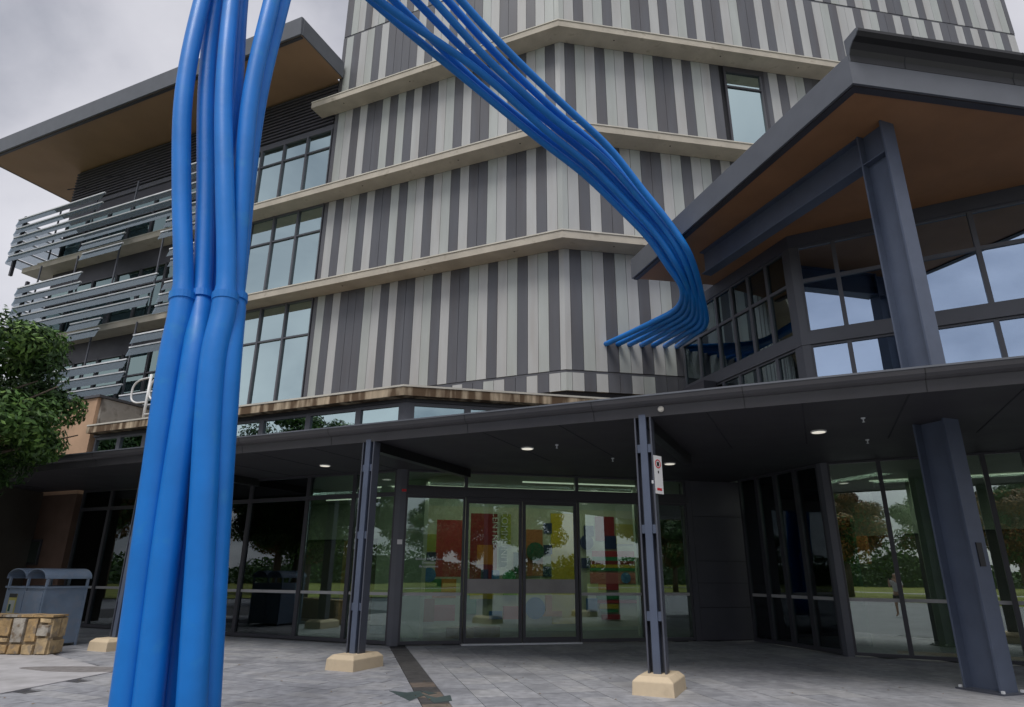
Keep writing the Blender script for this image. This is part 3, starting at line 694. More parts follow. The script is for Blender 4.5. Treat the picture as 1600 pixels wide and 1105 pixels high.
for (cu, cz, r, c) in ((4.25, 2.23, 0.27, 'darkgreen'), (4.24, 0.65, 0.30, 'blue'), (5.88, 2.52, 0.22, 'navy'), (3.45, 1.5, 0.2, 'green'), (1.1, 1.55, 0.2, 'blue'), (7.1, 1.5, 0.16, 'blue')):
    mb = MB(); n = 20; f_ = [PM.p(cu + r * math.cos(2 * math.pi * i / n), 0.120, cz + r * math.sin(2 * math.pi * i / n)) for i in range(n)]
    b_ = [PM.p(cu + r * math.cos(2 * math.pi * i / n), 0.105, cz + r * math.sin(2 * math.pi * i / n)) for i in range(n)]
    i0 = len(mb.v); mb.v += f_ + b_; mb.f.append(tuple(range(n))); mb.f.append(tuple(range(n, 2 * n))[::-1])
    for i in range(n): mb.f.append((i, (i + 1) % n, n + (i + 1) % n, n + i))
    mb.mi = [0] * len(mb.f); mb.build('painted_disc', MM[c], mural)
def text_obj(s, size, m, name, parent, origin, xdir, ydir, ext=0.004, align='LEFT'):
    c = bpy.data.curves.new(name, 'FONT'); c.body = s; c.size = size; c.extrude = ext; c.align_x = align; c.resolution_u = 3
    t = bpy.data.objects.new(name + '_tmp', c); col.objects.link(t)
    bpy.context.view_layer.update()
    me = bpy.data.meshes.new_from_object(t.evaluated_get(bpy.context.evaluated_depsgraph_get()))
    bpy.data.objects.remove(t)
    X = Vector(xdir).normalized(); Y = Vector(ydir).normalized(); Z = X.cross(Y)
    M3 = Matrix((X, Y, Z)).transposed().to_4x4()
    me.transform(M3)
    me.materials.clear(); me.materials.append(m)
    o = bpy.data.objects.new(name, me); col.objects.link(o)
    org = Vector((0, 0, 0)); q = parent
    while q is not None: org += q.location; q = q.parent
    o.parent = parent; o.location = Vector(origin) - org
    return o
LETTER = mat('pale_letter', (0.55, 0.55, 0.50), 0.6)
# words that read downwards on the mural wall, seen through the left door leaf
dn = (0, 0, -1); rt = (PM.d[0], PM.d[1], 0)
text_obj('COMMUNITY', 0.29, LETTER, 'lettering', mural, PM.p(3.20, 0.14, 3.42), dn, rt)
text_obj('CENTRE', 0.27, LETTER, 'lettering', mural, PM.p(2.93, 0.14, 3.40), dn, rt)
for k, s in enumerate(('Bookings & Other Hours', 'Downstairs', 'By phone 3829')):
    pass
# small opening notice lines on the left fixed pane
NOTE = mat('notice_white', (0.62, 0.64, 0.72), 0.6)
for k, (a, b, s) in enumerate(((0.42, 1.13, 'Buildings & City Hours'), (0.56, 0.99, 'Downstairs'), (0.54, 1.01, 'By appointment'))):
    text_obj(s, 0.072, NOTE, 'notice_text', hall, PD.p((a + b) / 2, -0.033, 1.90 - k * 0.085), rt, (0, 0, 1), 0.001, 'CENTER')
# stools in the foyer
for k, (u_, o_) in enumerate(((1.75, -1.2), (2.45, -1.35))):
    mb = MB(); x, y = PD.xy(u_, o_); mb.prism([(x + 0.36 * math.cos(a * math.pi / 8), y + 0.30 * math.sin(a * math.pi / 8)) for a in range(16)], 0.06, 0.30)
    st = mb.build('foyer_stool', mat('stool_ochre', (0.20, 0.13, 0.03), 0.8)); 
    tag(st, ('low round ochre stool inside the left fixed pane, nearer the corner post', 'low round ochre stool inside, behind the left sliding door')[k], 'stool', 'stools in the foyer')

# ------------------------------------------------------------------ glass pavilion (right)
pav = thing('glass_pavilion', (*G0, 0), 'two storey glass pavilion at right under a big roof with brown timber soffit', 'building')
# ground floor glazing
opening(PS, [0.12, 0.9, 1.6, 2.3, 3.02], 0.03, ZS, 'glazed_bay', FRAME_D, G_CLEAR, pav, 0.06, (), (1.09, 1.16))
opening(PF, [0.12, 1.15, 2.35, 3.05, 3.75, 4.9, 6.1, 7.3], 0.03, ZS, 'glazed_bay', FRAME_D, G_FRONT, pav, 0.045, (), (1.09, 1.16))
def pav_ring(o0, o1, z0, z1, uS=5.1, uF=8.5):
    return [PS.xy(uS, o1), corner(PS, PF, o1), PF.xy(uF, o1), PF.xy(uF, o0), corner(PS, PF, o0), PS.xy(uS, o0)]
def ring(name, o0, o1, z0, z1, m, uS=5.1, uF=8.5):
    mb = MB(); mb.prism(pav_ring(o0, o1, z0, z1, uS, uF), z0, z1); return mb.build(name, m, pav)
mb = MB(); mb.prism([PS.xy(0.12, 0.03), corner(PS, PF, 0.03), PF.xy(0.12, 0.03), PF.xy(0.12, -0.14), corner(PS, PF, -0.14), PS.xy(0.12, -0.14)], 0.0, ZS); mb.build('corner_post', FRAME, pav)
# upper glazing: two bands split by a spandrel
opening(PS, [0.22, 0.95, 1.7, 2.45, 3.2, 4.2, 5.1], 4.36, 6.90, 'upper_window', FRAME, G_PSIDE, pav, 0.05)
opening(PS, [0.22, 0.95, 1.7, 2.45, 3.2, 4.2, 5.1], 7.20, 9.55, 'upper_window', FRAME, G_PSIDE, pav, 0.05, ((8.6, 0.04),))
opening(PF, [0.16, 1.0, 2.45, 3.85, 5.3, 6.8, 8.4], 4.36, 6.90, 'upper_window', FRAME, G_PAV, pav, 0.05)
opening(PF, [0.16, 1.0, 2.45, 3.85, 5.3, 6.8, 8.4], 7.20, 9.55, 'upper_window', FRAME, G_PAV, pav, 0.05, ((8.6, 0.045),))
ring('spandrel_beam', -0.14, 0.07, 6.902, 7.198, FRAME)
ring('head_beam', -0.14, 0.05, 9.552, 9.895, STEEL)
for z0, z1 in ((4.36, 6.9), (7.2, 9.55)):
    mb = MB(); mb.prism([PS.xy(0.22, 0.05), corner(PS, PF, 0.05), PF.xy(0.16, 0.05), PF.xy(0.16, -0.12), corner(PS, PF, -0.12), PS.xy(0.22, -0.12)], z0 + .002, z1 - .002); mb.build('corner_post', FRAME, pav)
mb = MB(); mb.prism([PS.xy(4.9, -2.4), corner(PS, PF, -2.4), PF.xy(8.5, -2.4), (20, 22), (7.5, 22)], 4.3, 9.85); mb.build('wall', mat('pavilion_inner_wall', (0.30, 0.36, 0.29), 0.9), pav)
mb = MB(); mb.prism([PS.xy(5.0, -0.2), corner(PS, PF, -0.2), PF.xy(8.5, -0.2), PF.xy(8.5, -2.3), corner(PS, PF, -2.3), PS.xy(5.0, -2.3)], 6.95, 7.15); mb.build('upper_floor', CORE, pav)
# interior back wall and timber floor strip
bx(PF, 1.0, 9.5, -7.5, -7.3, 0.02, 4.03, 'interior_wall', WALL_IN, pav)
bx(PF, 0.8, 9.5, -7.29, -7.1, 2.9, 4.03, 'bulkhead', WALL_IN2, pav)
bx(PF, 1.75, 2.2, -2.2, -1.9, 0.02, 4.03, 'interior_column', WALL_IN2, pav)
bx(PF, 0.9, 3.4, -1.2, -0.5, 0.016, 0.06, 'timber_step', ORANGE_IN, pav)
for o_ in (-3.6,):
    bx(PF, 0.9, 6, o_ - 0.025, o_ + 0.025, 4.005, 4.035, 'strip_light', L_IN, pav)
mb = MB()
for k in range(2):
    PF.box(mb, 0.55 + k * 0.36, 0.87 + k * 0.36, -1.02, -0.98, 3.25, 3.45)
mb.build('hanging_sign', CORE, pav)
# painted panels behind the side glass
for z in (0.5, 1.05, 1.7, 2.35, 2.95):
    bx(PS, 2.55, 2.95, -0.5, -0.48, z, z + 0.33, 'painted_square', MM['cream'], pav)
bx(PS, 2.45, 3.0, -0.56, -0.52, 0.03, 3.4, 'screen_panel', MM['navy'], pav)
bx(PS, 1.2, 1.7, -1.9, -1.8, 0.03, 3.0, 'screen_panel', MM['darkgreen'], pav)
bx(PS, 1.9, 4.4, -3.0, -2.9, 1.9, 2.6, 'screen_panel', MM['terracotta'], pav)
# roof
K = (6.05, 9.35); aF = rad(80.5); dF = (math.sin(aF), math.cos(aF)); Bk = (3.57, 17.40)
Kr = (K[0] + dF[0] * 15, K[1] + dF[1] * 15); Br = (Bk[0] + dF[0] * 15, Bk[1] + dF[1] * 15)
mb = MB(); mb.prism([K, Kr, Br, Bk], 9.90, 9.98); prf = mb.build('roof', SOFFIT_B, pav)
RF = Plane(*K, 80.5)                      # front edge of the roof
az = math.degrees(math.atan2(Bk[0] - K[0], Bk[1] - K[1])); RS = Plane(*K, az)
lenS = math.hypot(Bk[0] - K[0], Bk[1] - K[1])
def edge(o0, o1, z0, z1, m, name):
    mb = MB(); mb.prism([RS.xy(lenS, o1), corner(RS, RF, o1), RF.xy(15, o1), RF.xy(15, o0), corner(RS, RF, o0), RS.xy(lenS, o0)], z0, z1); return mb.build(name, m, prf)
edge(0.0, 0.05, 9.88, 10.36, FASCIA, 'fascia'); edge(-0.06, 0.03, 10.362, 10.52, FASCIA, 'flashing')
edge(-0.16, -0.02, 9.865, 9.898, BATTEN, 'shadow_line')
mb = MB(); mb.prism([K, Kr, Br, Bk], 10.40, 10.45); mb.build('roof_sheet', GUTTER, prf)
mb = MB()
prof = [(0.05, 10.37), (0.055, 10.50), (0.10, 10.60), (0.19, 10.68), (0.29, 10.72), (0.35, 10.78), (0.35, 10.84), (0.30, 10.86), (0.0, 10.86), (0.0, 10.53), (0.035, 10.53), (0.035, 10.37)]
RF.prof(mb, 0.0, 15, prof); mb.build('gutter', GUT_D, prf)
mb = MB(); RF.prof(mb, -0.02, -0.003, prof); mb.build('gutter_end', FASCIA, prf)
for u in (1.1, 3.4, 5.7, 8.0): 
    mb = MB(); RF.prof(mb, u, u + 0.02, [(o + 0.004 if o > 0.04 else o, z + 0.004) for o, z in prof]); mb.build('gutter_joint', CORE, prf)
# portal column and beam
Kc = Plane(7.10, 10.62, 160.0)       # u runs towards the viewer along the beam
Kc.n = (-math.cos(rad(70)), -math.sin(rad(70))) if False else (-0.9397, -0.342)
colm = MB()
Kc.box(colm, -0.25, 0.25, -0.02, 0.02, 0.0, 9.9)                    # web
Kc.box(colm, 0.25, 0.285, -0.17, 0.17, 0.0, 9.9)                    # front flange
Kc.box(colm, -0.285, -0.25, -0.17, 0.17, 0.0, 9.9)                  # rear flange
column = colm.build('steel_column', STEEL_B, pav)
bx(Kc, -0.36, 0.36, -0.25, 0.25, 0.0, 0.025, 'base_plate', STEEL, column)
for a_ in (-0.31, 0.325):
    for b_ in (-0.2, 0.2): bx(Kc, a_ - 0.018, a_ + 0.018, b_ - 0.018, b_ + 0.018, 0.025, 0.06, 'anchor_bolt', RAIL_M, column)
bx(Kc, -0.249, 0.249, -0.16, 0.16, 9.22, 9.245, 'stiffener', STEEL_B, column)
bx(Kc, 0.2851, 0.30, -0.06, 0.06, 1.75, 2.10, 'card_reader', GUT_D, column)
beam = MB()
Kc.box(beam, -5.5, -0.286, -0.015, 0.015, 9.27, 9.87)
Kc.box(beam, -5.5, -0.286, -0.15, 0.15, 9.24, 9.27); Kc.box(beam, -5.5, -0.286, -0.15, 0.15, 9.87, 9.897)
beam.build('roof_beam', STEEL_B, pav)
# flat dark plant box on the canopy by the tower
bx(PS, 3.45, 4.8, 0.08, 0.5, 5.4, 6.95, 'plant_box', DARKPANEL, pav)

# ------------------------------------------------------------------ canopy
can = thing('entrance_canopy', PW.p(0, 0, 0), 'long dark entrance canopy with rounded gutter on slender steel posts in front of the doors', 'canopy')
UL, UR = 13.9, -15.0
mb = MB()
mb.prism([PW.xy(UL, -0.02), PW.xy(UR, -0.02), (17.6, 8.6), PF.xy(8.3, -0.13), corner(PS, PF, -0.13), PS.xy(3.05, -0.13), PD.xy(9.0, -0.13), corner(PL, PD, -0.13), PL.xy(12.2, -0.13), PL.xy(12.2, 0.2), PL.xy(14.6, 0.2)], 4.052, 4.28)
roofc = mb.build('canopy_roof', SOFFIT_D, can)
gprof = [(-0.02, 4.02), (0.0, 4.02), (0.03, 4.15), (0.035, 4.18), (0.07, 4.19), (0.115, 4.215), (0.145, 4.255), (0.155, 4.30), (0.16, 4.345), (0.13, 4.35), (-0.02, 4.35)]
mb = MB(); PW.prof(mb, UR, UL, gprof); mb.build('gutter', GUTTER, can)
mb = MB(); PW.box(mb, UR, UL, 0.161, 0.168, 4.325, 4.352); mb.build('gutter_lip', FASCIA, can)
for u in (-9.4, -7.0, -4.6, -2.2, 0.9, 3.3, 5.7, 8.1):
    mb = MB(); PW.prof(mb, u, u + 0.012, [(o_ + 0.003, z_) for o_, z_ in gprof]); mb.build('gutter_joint', GUT_D, can)
# end of the canopy at the left
mb = MB(); mb.prism([PW.xy(UL + 0.003, 0.02), PW.xy(UL + 0.05, 0.02), PW.xy(UL + 0.4, -2.5), PW.xy(UL + 0.35, -2.5)], 4.03, 4.33); mb.build('end_fascia', GUTTER, can)
# soffit sheet joints
SD = Plane(0, 0, 0)
for u in (-12, -10.6, -9.2, -7.8, -6.4, -3.9, -2.4, 1.6, 3.2, 4.9, 6.6):
    L_ = 3.6
    bx(PW, u - 0.012, u + 0.012, -L_, -0.1, 4.046, 4.0515, 'soffit_joint', P_BACK, roofc)
for u in (0.0, -5.4, 6.3):
    bx(PW, u - 0.09, u + 0.09, -4.1, -0.12, 3.86, 4.05, 'canopy_beam', GUT_D, can)
# posts with concrete footings
def make_post(u):
    mb = MB(); h1 = 4.02
    PW.box(mb, u - 0.055, u + 0.055, -0.14, 0.01, 0.24, 4.30 if u > -99 else h1)
    p = mb.build('post', STEEL_B, can)
    for s in (-1, 1):
        c = u + s * 0.125
        bx(PW, c - 0.012, c + 0.012, -0.20, 0.0, 0.24, h1, 'post_flange', STEEL, p)
        for z in (0.95, 2.2, 3.45):
            a, b = sorted((u + s * 0.056, u + s * 0.112)); bx(PW, a, b, -0.13, -0.02, z, z + 0.13, 'spacer', STEEL_B, p)
    bx(PW, u - 0.112, u + 0.112, -0.20, -0.17, 0.24, h1, 'post_back', STEEL, p)
    mb = MB()      # footing: low block with chamfered top
    b0 = (u - 0.30, u + 0.30, -0.56, 0.34)
    pts = []
    for z, d in ((-0.02, 0.0), (0.18, 0.012), (0.245, 0.085)):
        pts.append([PW.p(b0[0] + d, b0[2] + d, z), PW.p(b0[1] - d, b0[2] + d, z), PW.p(b0[1] - d, b0[3] - d, z), PW.p(b0[0] + d, b0[3] - d, z)])
    i = 0
    for r_ in pts: mb.v += r_
    mb.f = [(3, 2, 1, 0), (8, 9, 10, 11)]
    for q in (0, 4):
        for k in range(4): mb.f.append((q + k, q + (k + 1) % 4, q + 4 + (k + 1) % 4, q + 4 + k))
    mb.mi = [0] * len(mb.f)
    mb.build('footing', FOOT, can, bevel=0.012)
for u in (0.0, -5.4, 6.3, -11.2): make_post(u)
# round fixing on the fascia beside the right post
mb = MB(); n = 14
for o_, r_ in ((0.02, 0.05), (0.045, 0.05), (0.06, 0.03)):
    mb.v += [PW.p(-5.72 + r_ * math.cos(2 * math.pi * i / n), o_, 4.12 + r_ * math.sin(2 * math.pi * i / n)) for i in range(n)]
mb.f = [tuple(range(n))[::-1], tuple(range(2 * n, 3 * n))]
for q in (0, n):
    for i in range(n): mb.f.append((q + i, q + (i + 1) % n, q + n + (i + 1) % n, q + n + i))
mb.mi = [0] * len(mb.f); mb.build('round_fixing', CONC_TOP, can)

# sign on the right post, turned towards the forecourt
sg = thing('post_sign', PW.p(-5.6, 0.02, 2.9), 'narrow white notice with red and black print on the right canopy post', 'sign')
SGP = Plane(*PW.xy(-5.535, -0.02), 50); SGP.n = (math.sin(rad(140)), math.cos(rad(140)))
bx(SGP, 0.0, 0.20, 0.0, 0.008, 2.80, 3.40, 'board', WHITE, sg)
mb = MB(); n = 18
for i in range(n):
    a0, a1 = 2 * math.pi * i / n, 2 * math.pi * (i + 1) / n
    q = []
    for o_ in (0.0085, 0.0105):
        q += [SGP.p(0.1 + r1 * math.cos(a_), o_, 3.27 + r1 * math.sin(a_)) for a_, r1 in ((a0, 0.072), (a1, 0.072), (a1, 0.054), (a0, 0.054))]
    mb.hexa(q)
mb.build('ring_mark', MATS['red_print'], sg)
bx(SGP, 0.07, 0.13, 0.0085, 0.0100, 3.235, 3.30, 'black_mark', GUT_D, sg)
bx(SGP, 0.085, 0.115, 0.0085, 0.0100, 3.12, 3.16, 'black_mark', GUT_D, sg)
bx(SGP, 0.04, 0.16, 0.0085, 0.0100, 2.85, 2.89, 'red_line', MATS['red_print'], sg)
bx(SGP, -0.05, 0.01, -0.02, -0.002, 2.95, 3.0, 'bracket', RAIL_M, sg)

# downlights and sprinkler heads in the canopy soffit
def disc(mb, x, y, z0, z1, r, n=20): mb.prism([(x + r * math.cos(2 * math.pi * i / n), y + r * math.sin(2 * math.pi * i / n)) for i in range(n)], z0, z1)
DL = [(-4.5, 15.67, 'recessed round downlight in the canopy left of the left steel post'), (0.33, 13.22, 'recessed round downlight in the canopy above the sliding doors'),
      (5.5, 11.4, 'recessed round downlight in the canopy between right post and big column'), (3.68, 15.03, 'recessed round downlight in the canopy near the dark panel wall')]
for x, y, lb in DL:
    t = thing('ceiling_light', (x, y, 4.05), lb, 'light', 'round downlights in the canopy')
    mb = MB(); disc(mb, x, y, 4.03, 4.051, 0.135); mb.build('trim', WHITE, t)
    mb = MB(); disc(mb, x, y, 4.024, 4.0295, 0.112); mb.build('lens', L_DOWN, t)
for x, y, lb in ((0.91, 12.85, 'small sprinkler head in the canopy just right of the door downlight'), (5.75, 10.34, 'small sprinkler head in the canopy nearest the gutter at right'),
                 (6.75, 12.12, 'small sprinkler head in the canopy left of the big column'), (2.26, 14.39, 'small sprinkler head in the canopy left of the right post')):
    mb = MB(); disc(mb, x, y, 4.035, 4.051, 0.035, 10); disc(mb, x, y, 3.985, 4.034, 0.010, 8); disc(mb, x, y, 3.978, 3.9845, 0.024, 8)
    tag(mb.build('sprinkler_head', RAIL_M), lb, 'sprinkler', 'sprinkler heads in the canopy')

# ------------------------------------------------------------------ blue tube sculpture
TUBES = {
'A':[(-3.69,7.0,-0.1),(-3.71,7.0,0.36),(-3.79,7.0,1.99),(-3.88,7.0,3.9),(-3.9,7.05,4.63),(-4.2,7.1,6.15),(-4.43,7.1,7.63),(-4.57,7.3,9.52),(-4.78,7.84,11.76),(-4.92,8.81,13.44),(-4.78,10.01,14.49),(-4.16,11.27,14.82),(-2.86,12.4,14.36),(-1.15,13.4,13.48),(0.58,14.3,12.51),(1.87,14.8,11.73),(2.88,15.1,10.82),(3.62,15.2,9.98),(4.1,15.3,9.21),(4.46,15.5,8.73),(4.54,16.3,8.52),(4.07,17.4,8.52),(2.95,19.67,8.6)],
'B':[(-3.43,6.95,-0.1),(-3.46,6.95,0.37),(-3.55,6.95,1.99),(-3.62,7.0,3.9),(-3.76,7.2,4.7),(-4.03,7.35,6.31),(-4.3,7.4,7.89),(-4.56,7.6,9.85),(-4.83,8.12,12.13),(-4.9,9.05,13.91),(-4.65,10.22,15.05),(-3.95,11.44,15.41),(-2.69,12.55,14.83),(-1.09,13.55,13.73),(0.69,14.45,12.75),(2.02,14.95,11.98),(2.99,15.25,10.99),(3.74,15.35,10.13),(4.22,15.45,9.34),(4.55,15.55,8.7),(4.67,16.35,8.46),(4.26,17.4,8.46),(3.35,19.74,8.62)],
'C':[(-2.97,6.9,-0.1),(-3.02,6.9,0.38),(-3.18,6.9,1.99),(-3.36,6.9,3.87),(-3.37,7.0,4.61),(-3.6,7.0,6.09),(-3.89,7.1,7.64),(-4.14,7.3,9.52),(-4.49,7.81,11.7),(-4.73,8.7,13.27),(-4.66,9.82,14.21),(-4.05,11.0,14.53),(-2.69,12.1,14.21),(-0.88,13.1,13.57),(0.77,14.0,12.55),(2.03,14.5,11.75),(3.02,14.8,10.83),(3.74,14.9,9.97),(4.21,15.0,9.19),(4.65,15.6,8.67),(4.8,16.4,8.4),(4.45,17.4,8.39),(3.75,19.81,8.64)],
'D':[(-2.96,7.16,-0.1),(-2.99,7.15,0.34),(-3.12,7.1,2.01),(-3.25,7.05,3.92),(-3.36,7.2,4.7),(-3.48,7.2,6.22),(-3.58,7.2,7.73),(-3.55,7.3,9.53),(-3.66,7.74,11.86),(-3.88,8.66,13.73),(-3.92,9.85,14.96),(-3.52,11.11,15.39),(-2.39,12.25,14.87),(-0.81,13.25,13.82),(0.92,14.15,12.85),(2.19,14.65,12.02),(3.17,14.95,11.04),(3.88,15.05,10.14),(4.35,15.15,9.33),(4.75,15.65,8.63),(4.94,16.45,8.33),(4.63,17.4,8.32),(4.17,19.89,8.66)],
'E':[(-3.38,7.25,-0.1),(-3.41,7.25,0.32),(-3.52,7.25,2.01),(-3.68,7.3,4.0),(-3.73,7.5,4.83),(-3.95,7.6,6.47),(-3.96,7.5,7.98),(-4.23,7.7,9.96),(-4.47,8.13,12.23),(-4.46,8.86,13.99),(-4.12,9.8,15.1),(-3.36,10.84,15.42),(-2.11,11.9,14.8),(-0.64,12.9,13.71),(1.0,13.8,12.71),(2.28,14.3,11.94),(3.23,14.6,10.95),(3.91,14.7,10.04),(4.36,14.8,9.23),(4.85,15.7,8.6),(5.07,16.5,8.27),(4.82,17.4,8.26),(4.58,19.96,8.68)],
'F':[(-3.71,7.29,-0.1),(-3.73,7.3,0.31),(-3.83,7.35,2.02),(-3.93,7.4,4.03),(-3.82,7.65,4.89),(-4.05,7.7,6.54),(-4.35,7.75,8.19),(-4.65,7.9,10.17),(-4.86,8.29,12.47),(-4.71,9.01,14.28),(-4.2,9.95,15.44),(-3.29,11.0,15.8),(-1.98,12.05,15.2),(-0.48,13.05,14.08),(1.13,13.95,13.0),(2.38,14.45,12.15),(3.3,14.75,11.08),(4.02,14.85,10.18),(4.49,14.95,9.37),(4.95,15.75,8.57),(5.21,16.55,8.2),(5.01,17.4,8.19),(4.99,20.03,8.69)],
'G':[(-3.33,7.45,-0.1),(-3.35,7.45,0.28),(-3.44,7.45,2.02),(-3.57,7.5,4.06),(-3.5,7.5,4.83),(-3.6,7.55,6.44),(-3.61,7.5,7.98),(-3.53,7.6,9.86),(-3.52,7.95,12.18),(-3.57,8.64,14.02),(-3.44,9.57,15.22),(-2.92,10.63,15.61),(-1.77,11.7,15.04),(-0.3,12.7,13.98),(1.28,13.6,12.95),(2.47,14.1,12.05),(3.34,14.4,10.97),(4.0,14.5,10.04),(4.46,14.6,9.24),(5.05,15.8,8.54),(5.34,16.6,8.14),(5.2,17.4,8.13),(5.41,20.11,8.71)],
}
def spline(P, n=7):
    P = [Vector(p) for p in P]; Q = [P[0] * 2 - P[1]] + P + [P[-1] * 2 - P[-2]]; R = []
    for i in range(1, len(Q) - 2):
        p0, p1, p2, p3 = Q[i - 1:i + 3]
        t01 = max((p1 - p0).length, 1e-3) ** .5; t12 = max((p2 - p1).length, 1e-3) ** .5; t23 = max((p3 - p2).length, 1e-3) ** .5
        m1 = (p2 - p1 + t12 * ((p1 - p0) / t01 - (p2 - p0) / (t01 + t12)))
        m2 = (p2 - p1 + t12 * ((p3 - p2) / t23 - (p3 - p1) / (t12 + t23)))
        for k in range(n):
            t = k / n
            R.append((2 * t ** 3 - 3 * t * t + 1) * p1 + (t ** 3 - 2 * t * t + t) * m1 + (-2 * t ** 3 + 3 * t * t) * p2 + (t ** 3 - t * t) * m2)
    R.append(P[-1]); return R
sc = thing('blue_tube_sculpture', (-3.4, 7.1, 0), 'tall bundle of seven bright blue painted tubes arching from the forecourt to the tower wall', 'sculpture')
for k in 'ABCDEFG':
    pts = spline(TUBES[k])
    for _ in range(3):
        q = [pts[0]] + [(pts[i - 1] + pts[i] * 2 + pts[i + 1]) / 4 for i in range(1, len(pts) - 1)] + [pts[-1]]; pts = q
    n = len(pts)
    rs = []
    for i, p_ in enumerate(pts):
        f_ = min(1.0, max(0.0, (p_.z - 4.65) / 0.12)) if i < n * 0.3 else 1.0
        rs.append(0.140 - 0.027 * f_ - 0.031 * min(1.0, max(0.0, (i / n - 0.3) / 0.5)))
    mb = MB(); mb.tube(pts, rs, 22); tb = mb.build('tube', BLUE, sc, smooth=True)
    q = min(range(n // 3), key=lambda i: abs(pts[i].z - 4.68)); d_ = (pts[q + 1] - pts[q - 1]).normalized()
    mb = MB(); mb.tube([pts[q] - d_ * 0.05, pts[q] - d_ * 0.045, pts[q] + d_ * 0.045, pts[q] + d_ * 0.05], [0.140, 0.150, 0.150, 0.118], 22); mb.build('joint_collar', BLUE, tb, smooth=False)
mb = MB(); mb.prism([(-3.4 + 1.0 * math.cos(a * math.pi / 16), 7.15 + 0.8 * math.sin(a * math.pi / 16)) for a in range(32)], -0.03, 0.03); mb.build('base_plate', STEEL, sc)

# ------------------------------------------------------------------ roof access rails behind the parapet
lad = thing('roof_access_rails', PL.p(9.4, -0.9, 6.1), 'pair of white looped tube handrails on the entrance hall roof behind the parapet', 'handrail')
for u in (10.75, 9.85):
    mb = MB(); mb.tube([PL.p(u, -0.5, 6.0), PL.p(u, -0.5, 7.95)], 0.045, 10); mb.build('post', WHITE, lad, smooth=True)
    lp = [PL.p(u, -0.5, 7.85), PL.p(u + 0.55, -0.5, 7.80), PL.p(u + 0.78, -0.5, 7.66), PL.p(u + 0.84, -0.5, 7.42), PL.p(u + 0.78, -0.5, 7.15), PL.p(u + 0.55, -0.5, 7.02), PL.p(u, -0.5, 6.98)]
    mb = MB(); mb.tube(spline(lp, 5), 0.032, 8); mb.build('loop', WHITE, lad, smooth=True)
for z in (6.55, 6.35):
    mb = MB(); mb.tube([PL.p(9.0, -0.5, z), PL.p(10.75, -0.5, z)], 0.03, 8); mb.build('rung', WHITE, lad, smooth=True)

# ------------------------------------------------------------------ bins
bn = thing('double_litter_bin', (-10.22, 15.15, 0), 'blue grey steel double litter bin housing with two arched hoods, behind the stone wall', 'litter bin')
a22 = rad(22)
BR = Plane(-10.22, 15.15, 22); BR.d = (math.sin(a22), math.cos(a22)); BR.n = (math.cos(a22), -math.sin(a22))     # right side: u back, o to the right
BF = Plane(-10.22, 15.15, -68); BF.d = (-math.cos(a22), math.sin(a22)); BF.n = (-math.sin(a22), -math.cos(a22))   # front: u left, o forward
Wd, Dp, Hb = 1.30, 0.98, 1.22
bx(BF, 0.02, Wd - 0.02, -Dp + 0.02, -0.02, 0.06, Hb, 'casing', BIN_M, bn)
for k in range(2):
    bx(BF, 0.05 + k * 0.62, 0.63 + k * 0.62, -0.018, 0.012, 0.10, Hb - 0.06, 'door', BIN_M, bn)
for u in (0.0, Wd / 2 - 0.02, Wd - 0.045):
    for o_ in (-0.045, -Dp):
        bx(BF, u, u + 0.045, o_, o_ + 0.045, 0.0, Hb + 0.24, 'corner_post', BIN_M, bn)
bx(BF, -0.02, Wd + 0.02, -Dp - 0.02, 0.03, Hb, Hb + 0.04, 'top_rim', BIN_M, bn)
for k in range(2):
    mb = MB(); n = 12; u0 = k * Wd / 2; w = Wd / 2
    top = [(u0 + w * (1 - math.cos(math.pi * i / n)) / 2, Hb + 0.22 + 0.20 * math.sin(math.pi * i / n)) for i in range(n + 1)]
    mb.v = [BF.p(u, 0.06, z) for u, z in top] + [BF.p(u, -Dp - 0.05, z) for u, z in top] + [BF.p(u, 0.06, z - 0.02) for u, z in top] + [BF.p(u, -Dp - 0.05, z - 0.02) for u, z in top]
    m_ = n + 1
    for i in range(n):
        mb.f += [(i, i + 1, m_ + i + 1, m_ + i), (2 * m_ + i + 1, 2 * m_ + i, 3 * m_ + i, 3 * m_ + i + 1), (i, 2 * m_ + i, 2 * m_ + i + 1, i + 1), (m_ + i, m_ + i + 1, 3 * m_ + i + 1, 3 * m_ + i)]
    mb.f += [(0, m_, 3 * m_, 2 * m_), (n, 2 * m_ + n, 3 * m_ + n, m_ + n)]
    mb.mi = [0] * len(mb.f); mb.build('hood', BIN_M, bn, smooth=False)
bx(BF, 0.86, 1.12, 0.013, 0.02, 0.62, 1.10, 'poster', mat('poster_yellow', (0.50, 0.46, 0.12), 0.6), bn)
bx(BF, 0.89, 1.09, 0.021, 0.024, 0.70, 0.96, 'poster_panel', mat('poster_pale', (0.50, 0.52, 0.48), 0.6), bn)
bx(BF, 1.00, 1.07, 0.0245, 0.027, 0.73, 0.88, 'poster_mark', MM['darkgreen'], bn)
bx(BF, 0.86, 1.12, 0.021, 0.024, 1.02, 1.10, 'poster_header', GUT_D, bn)

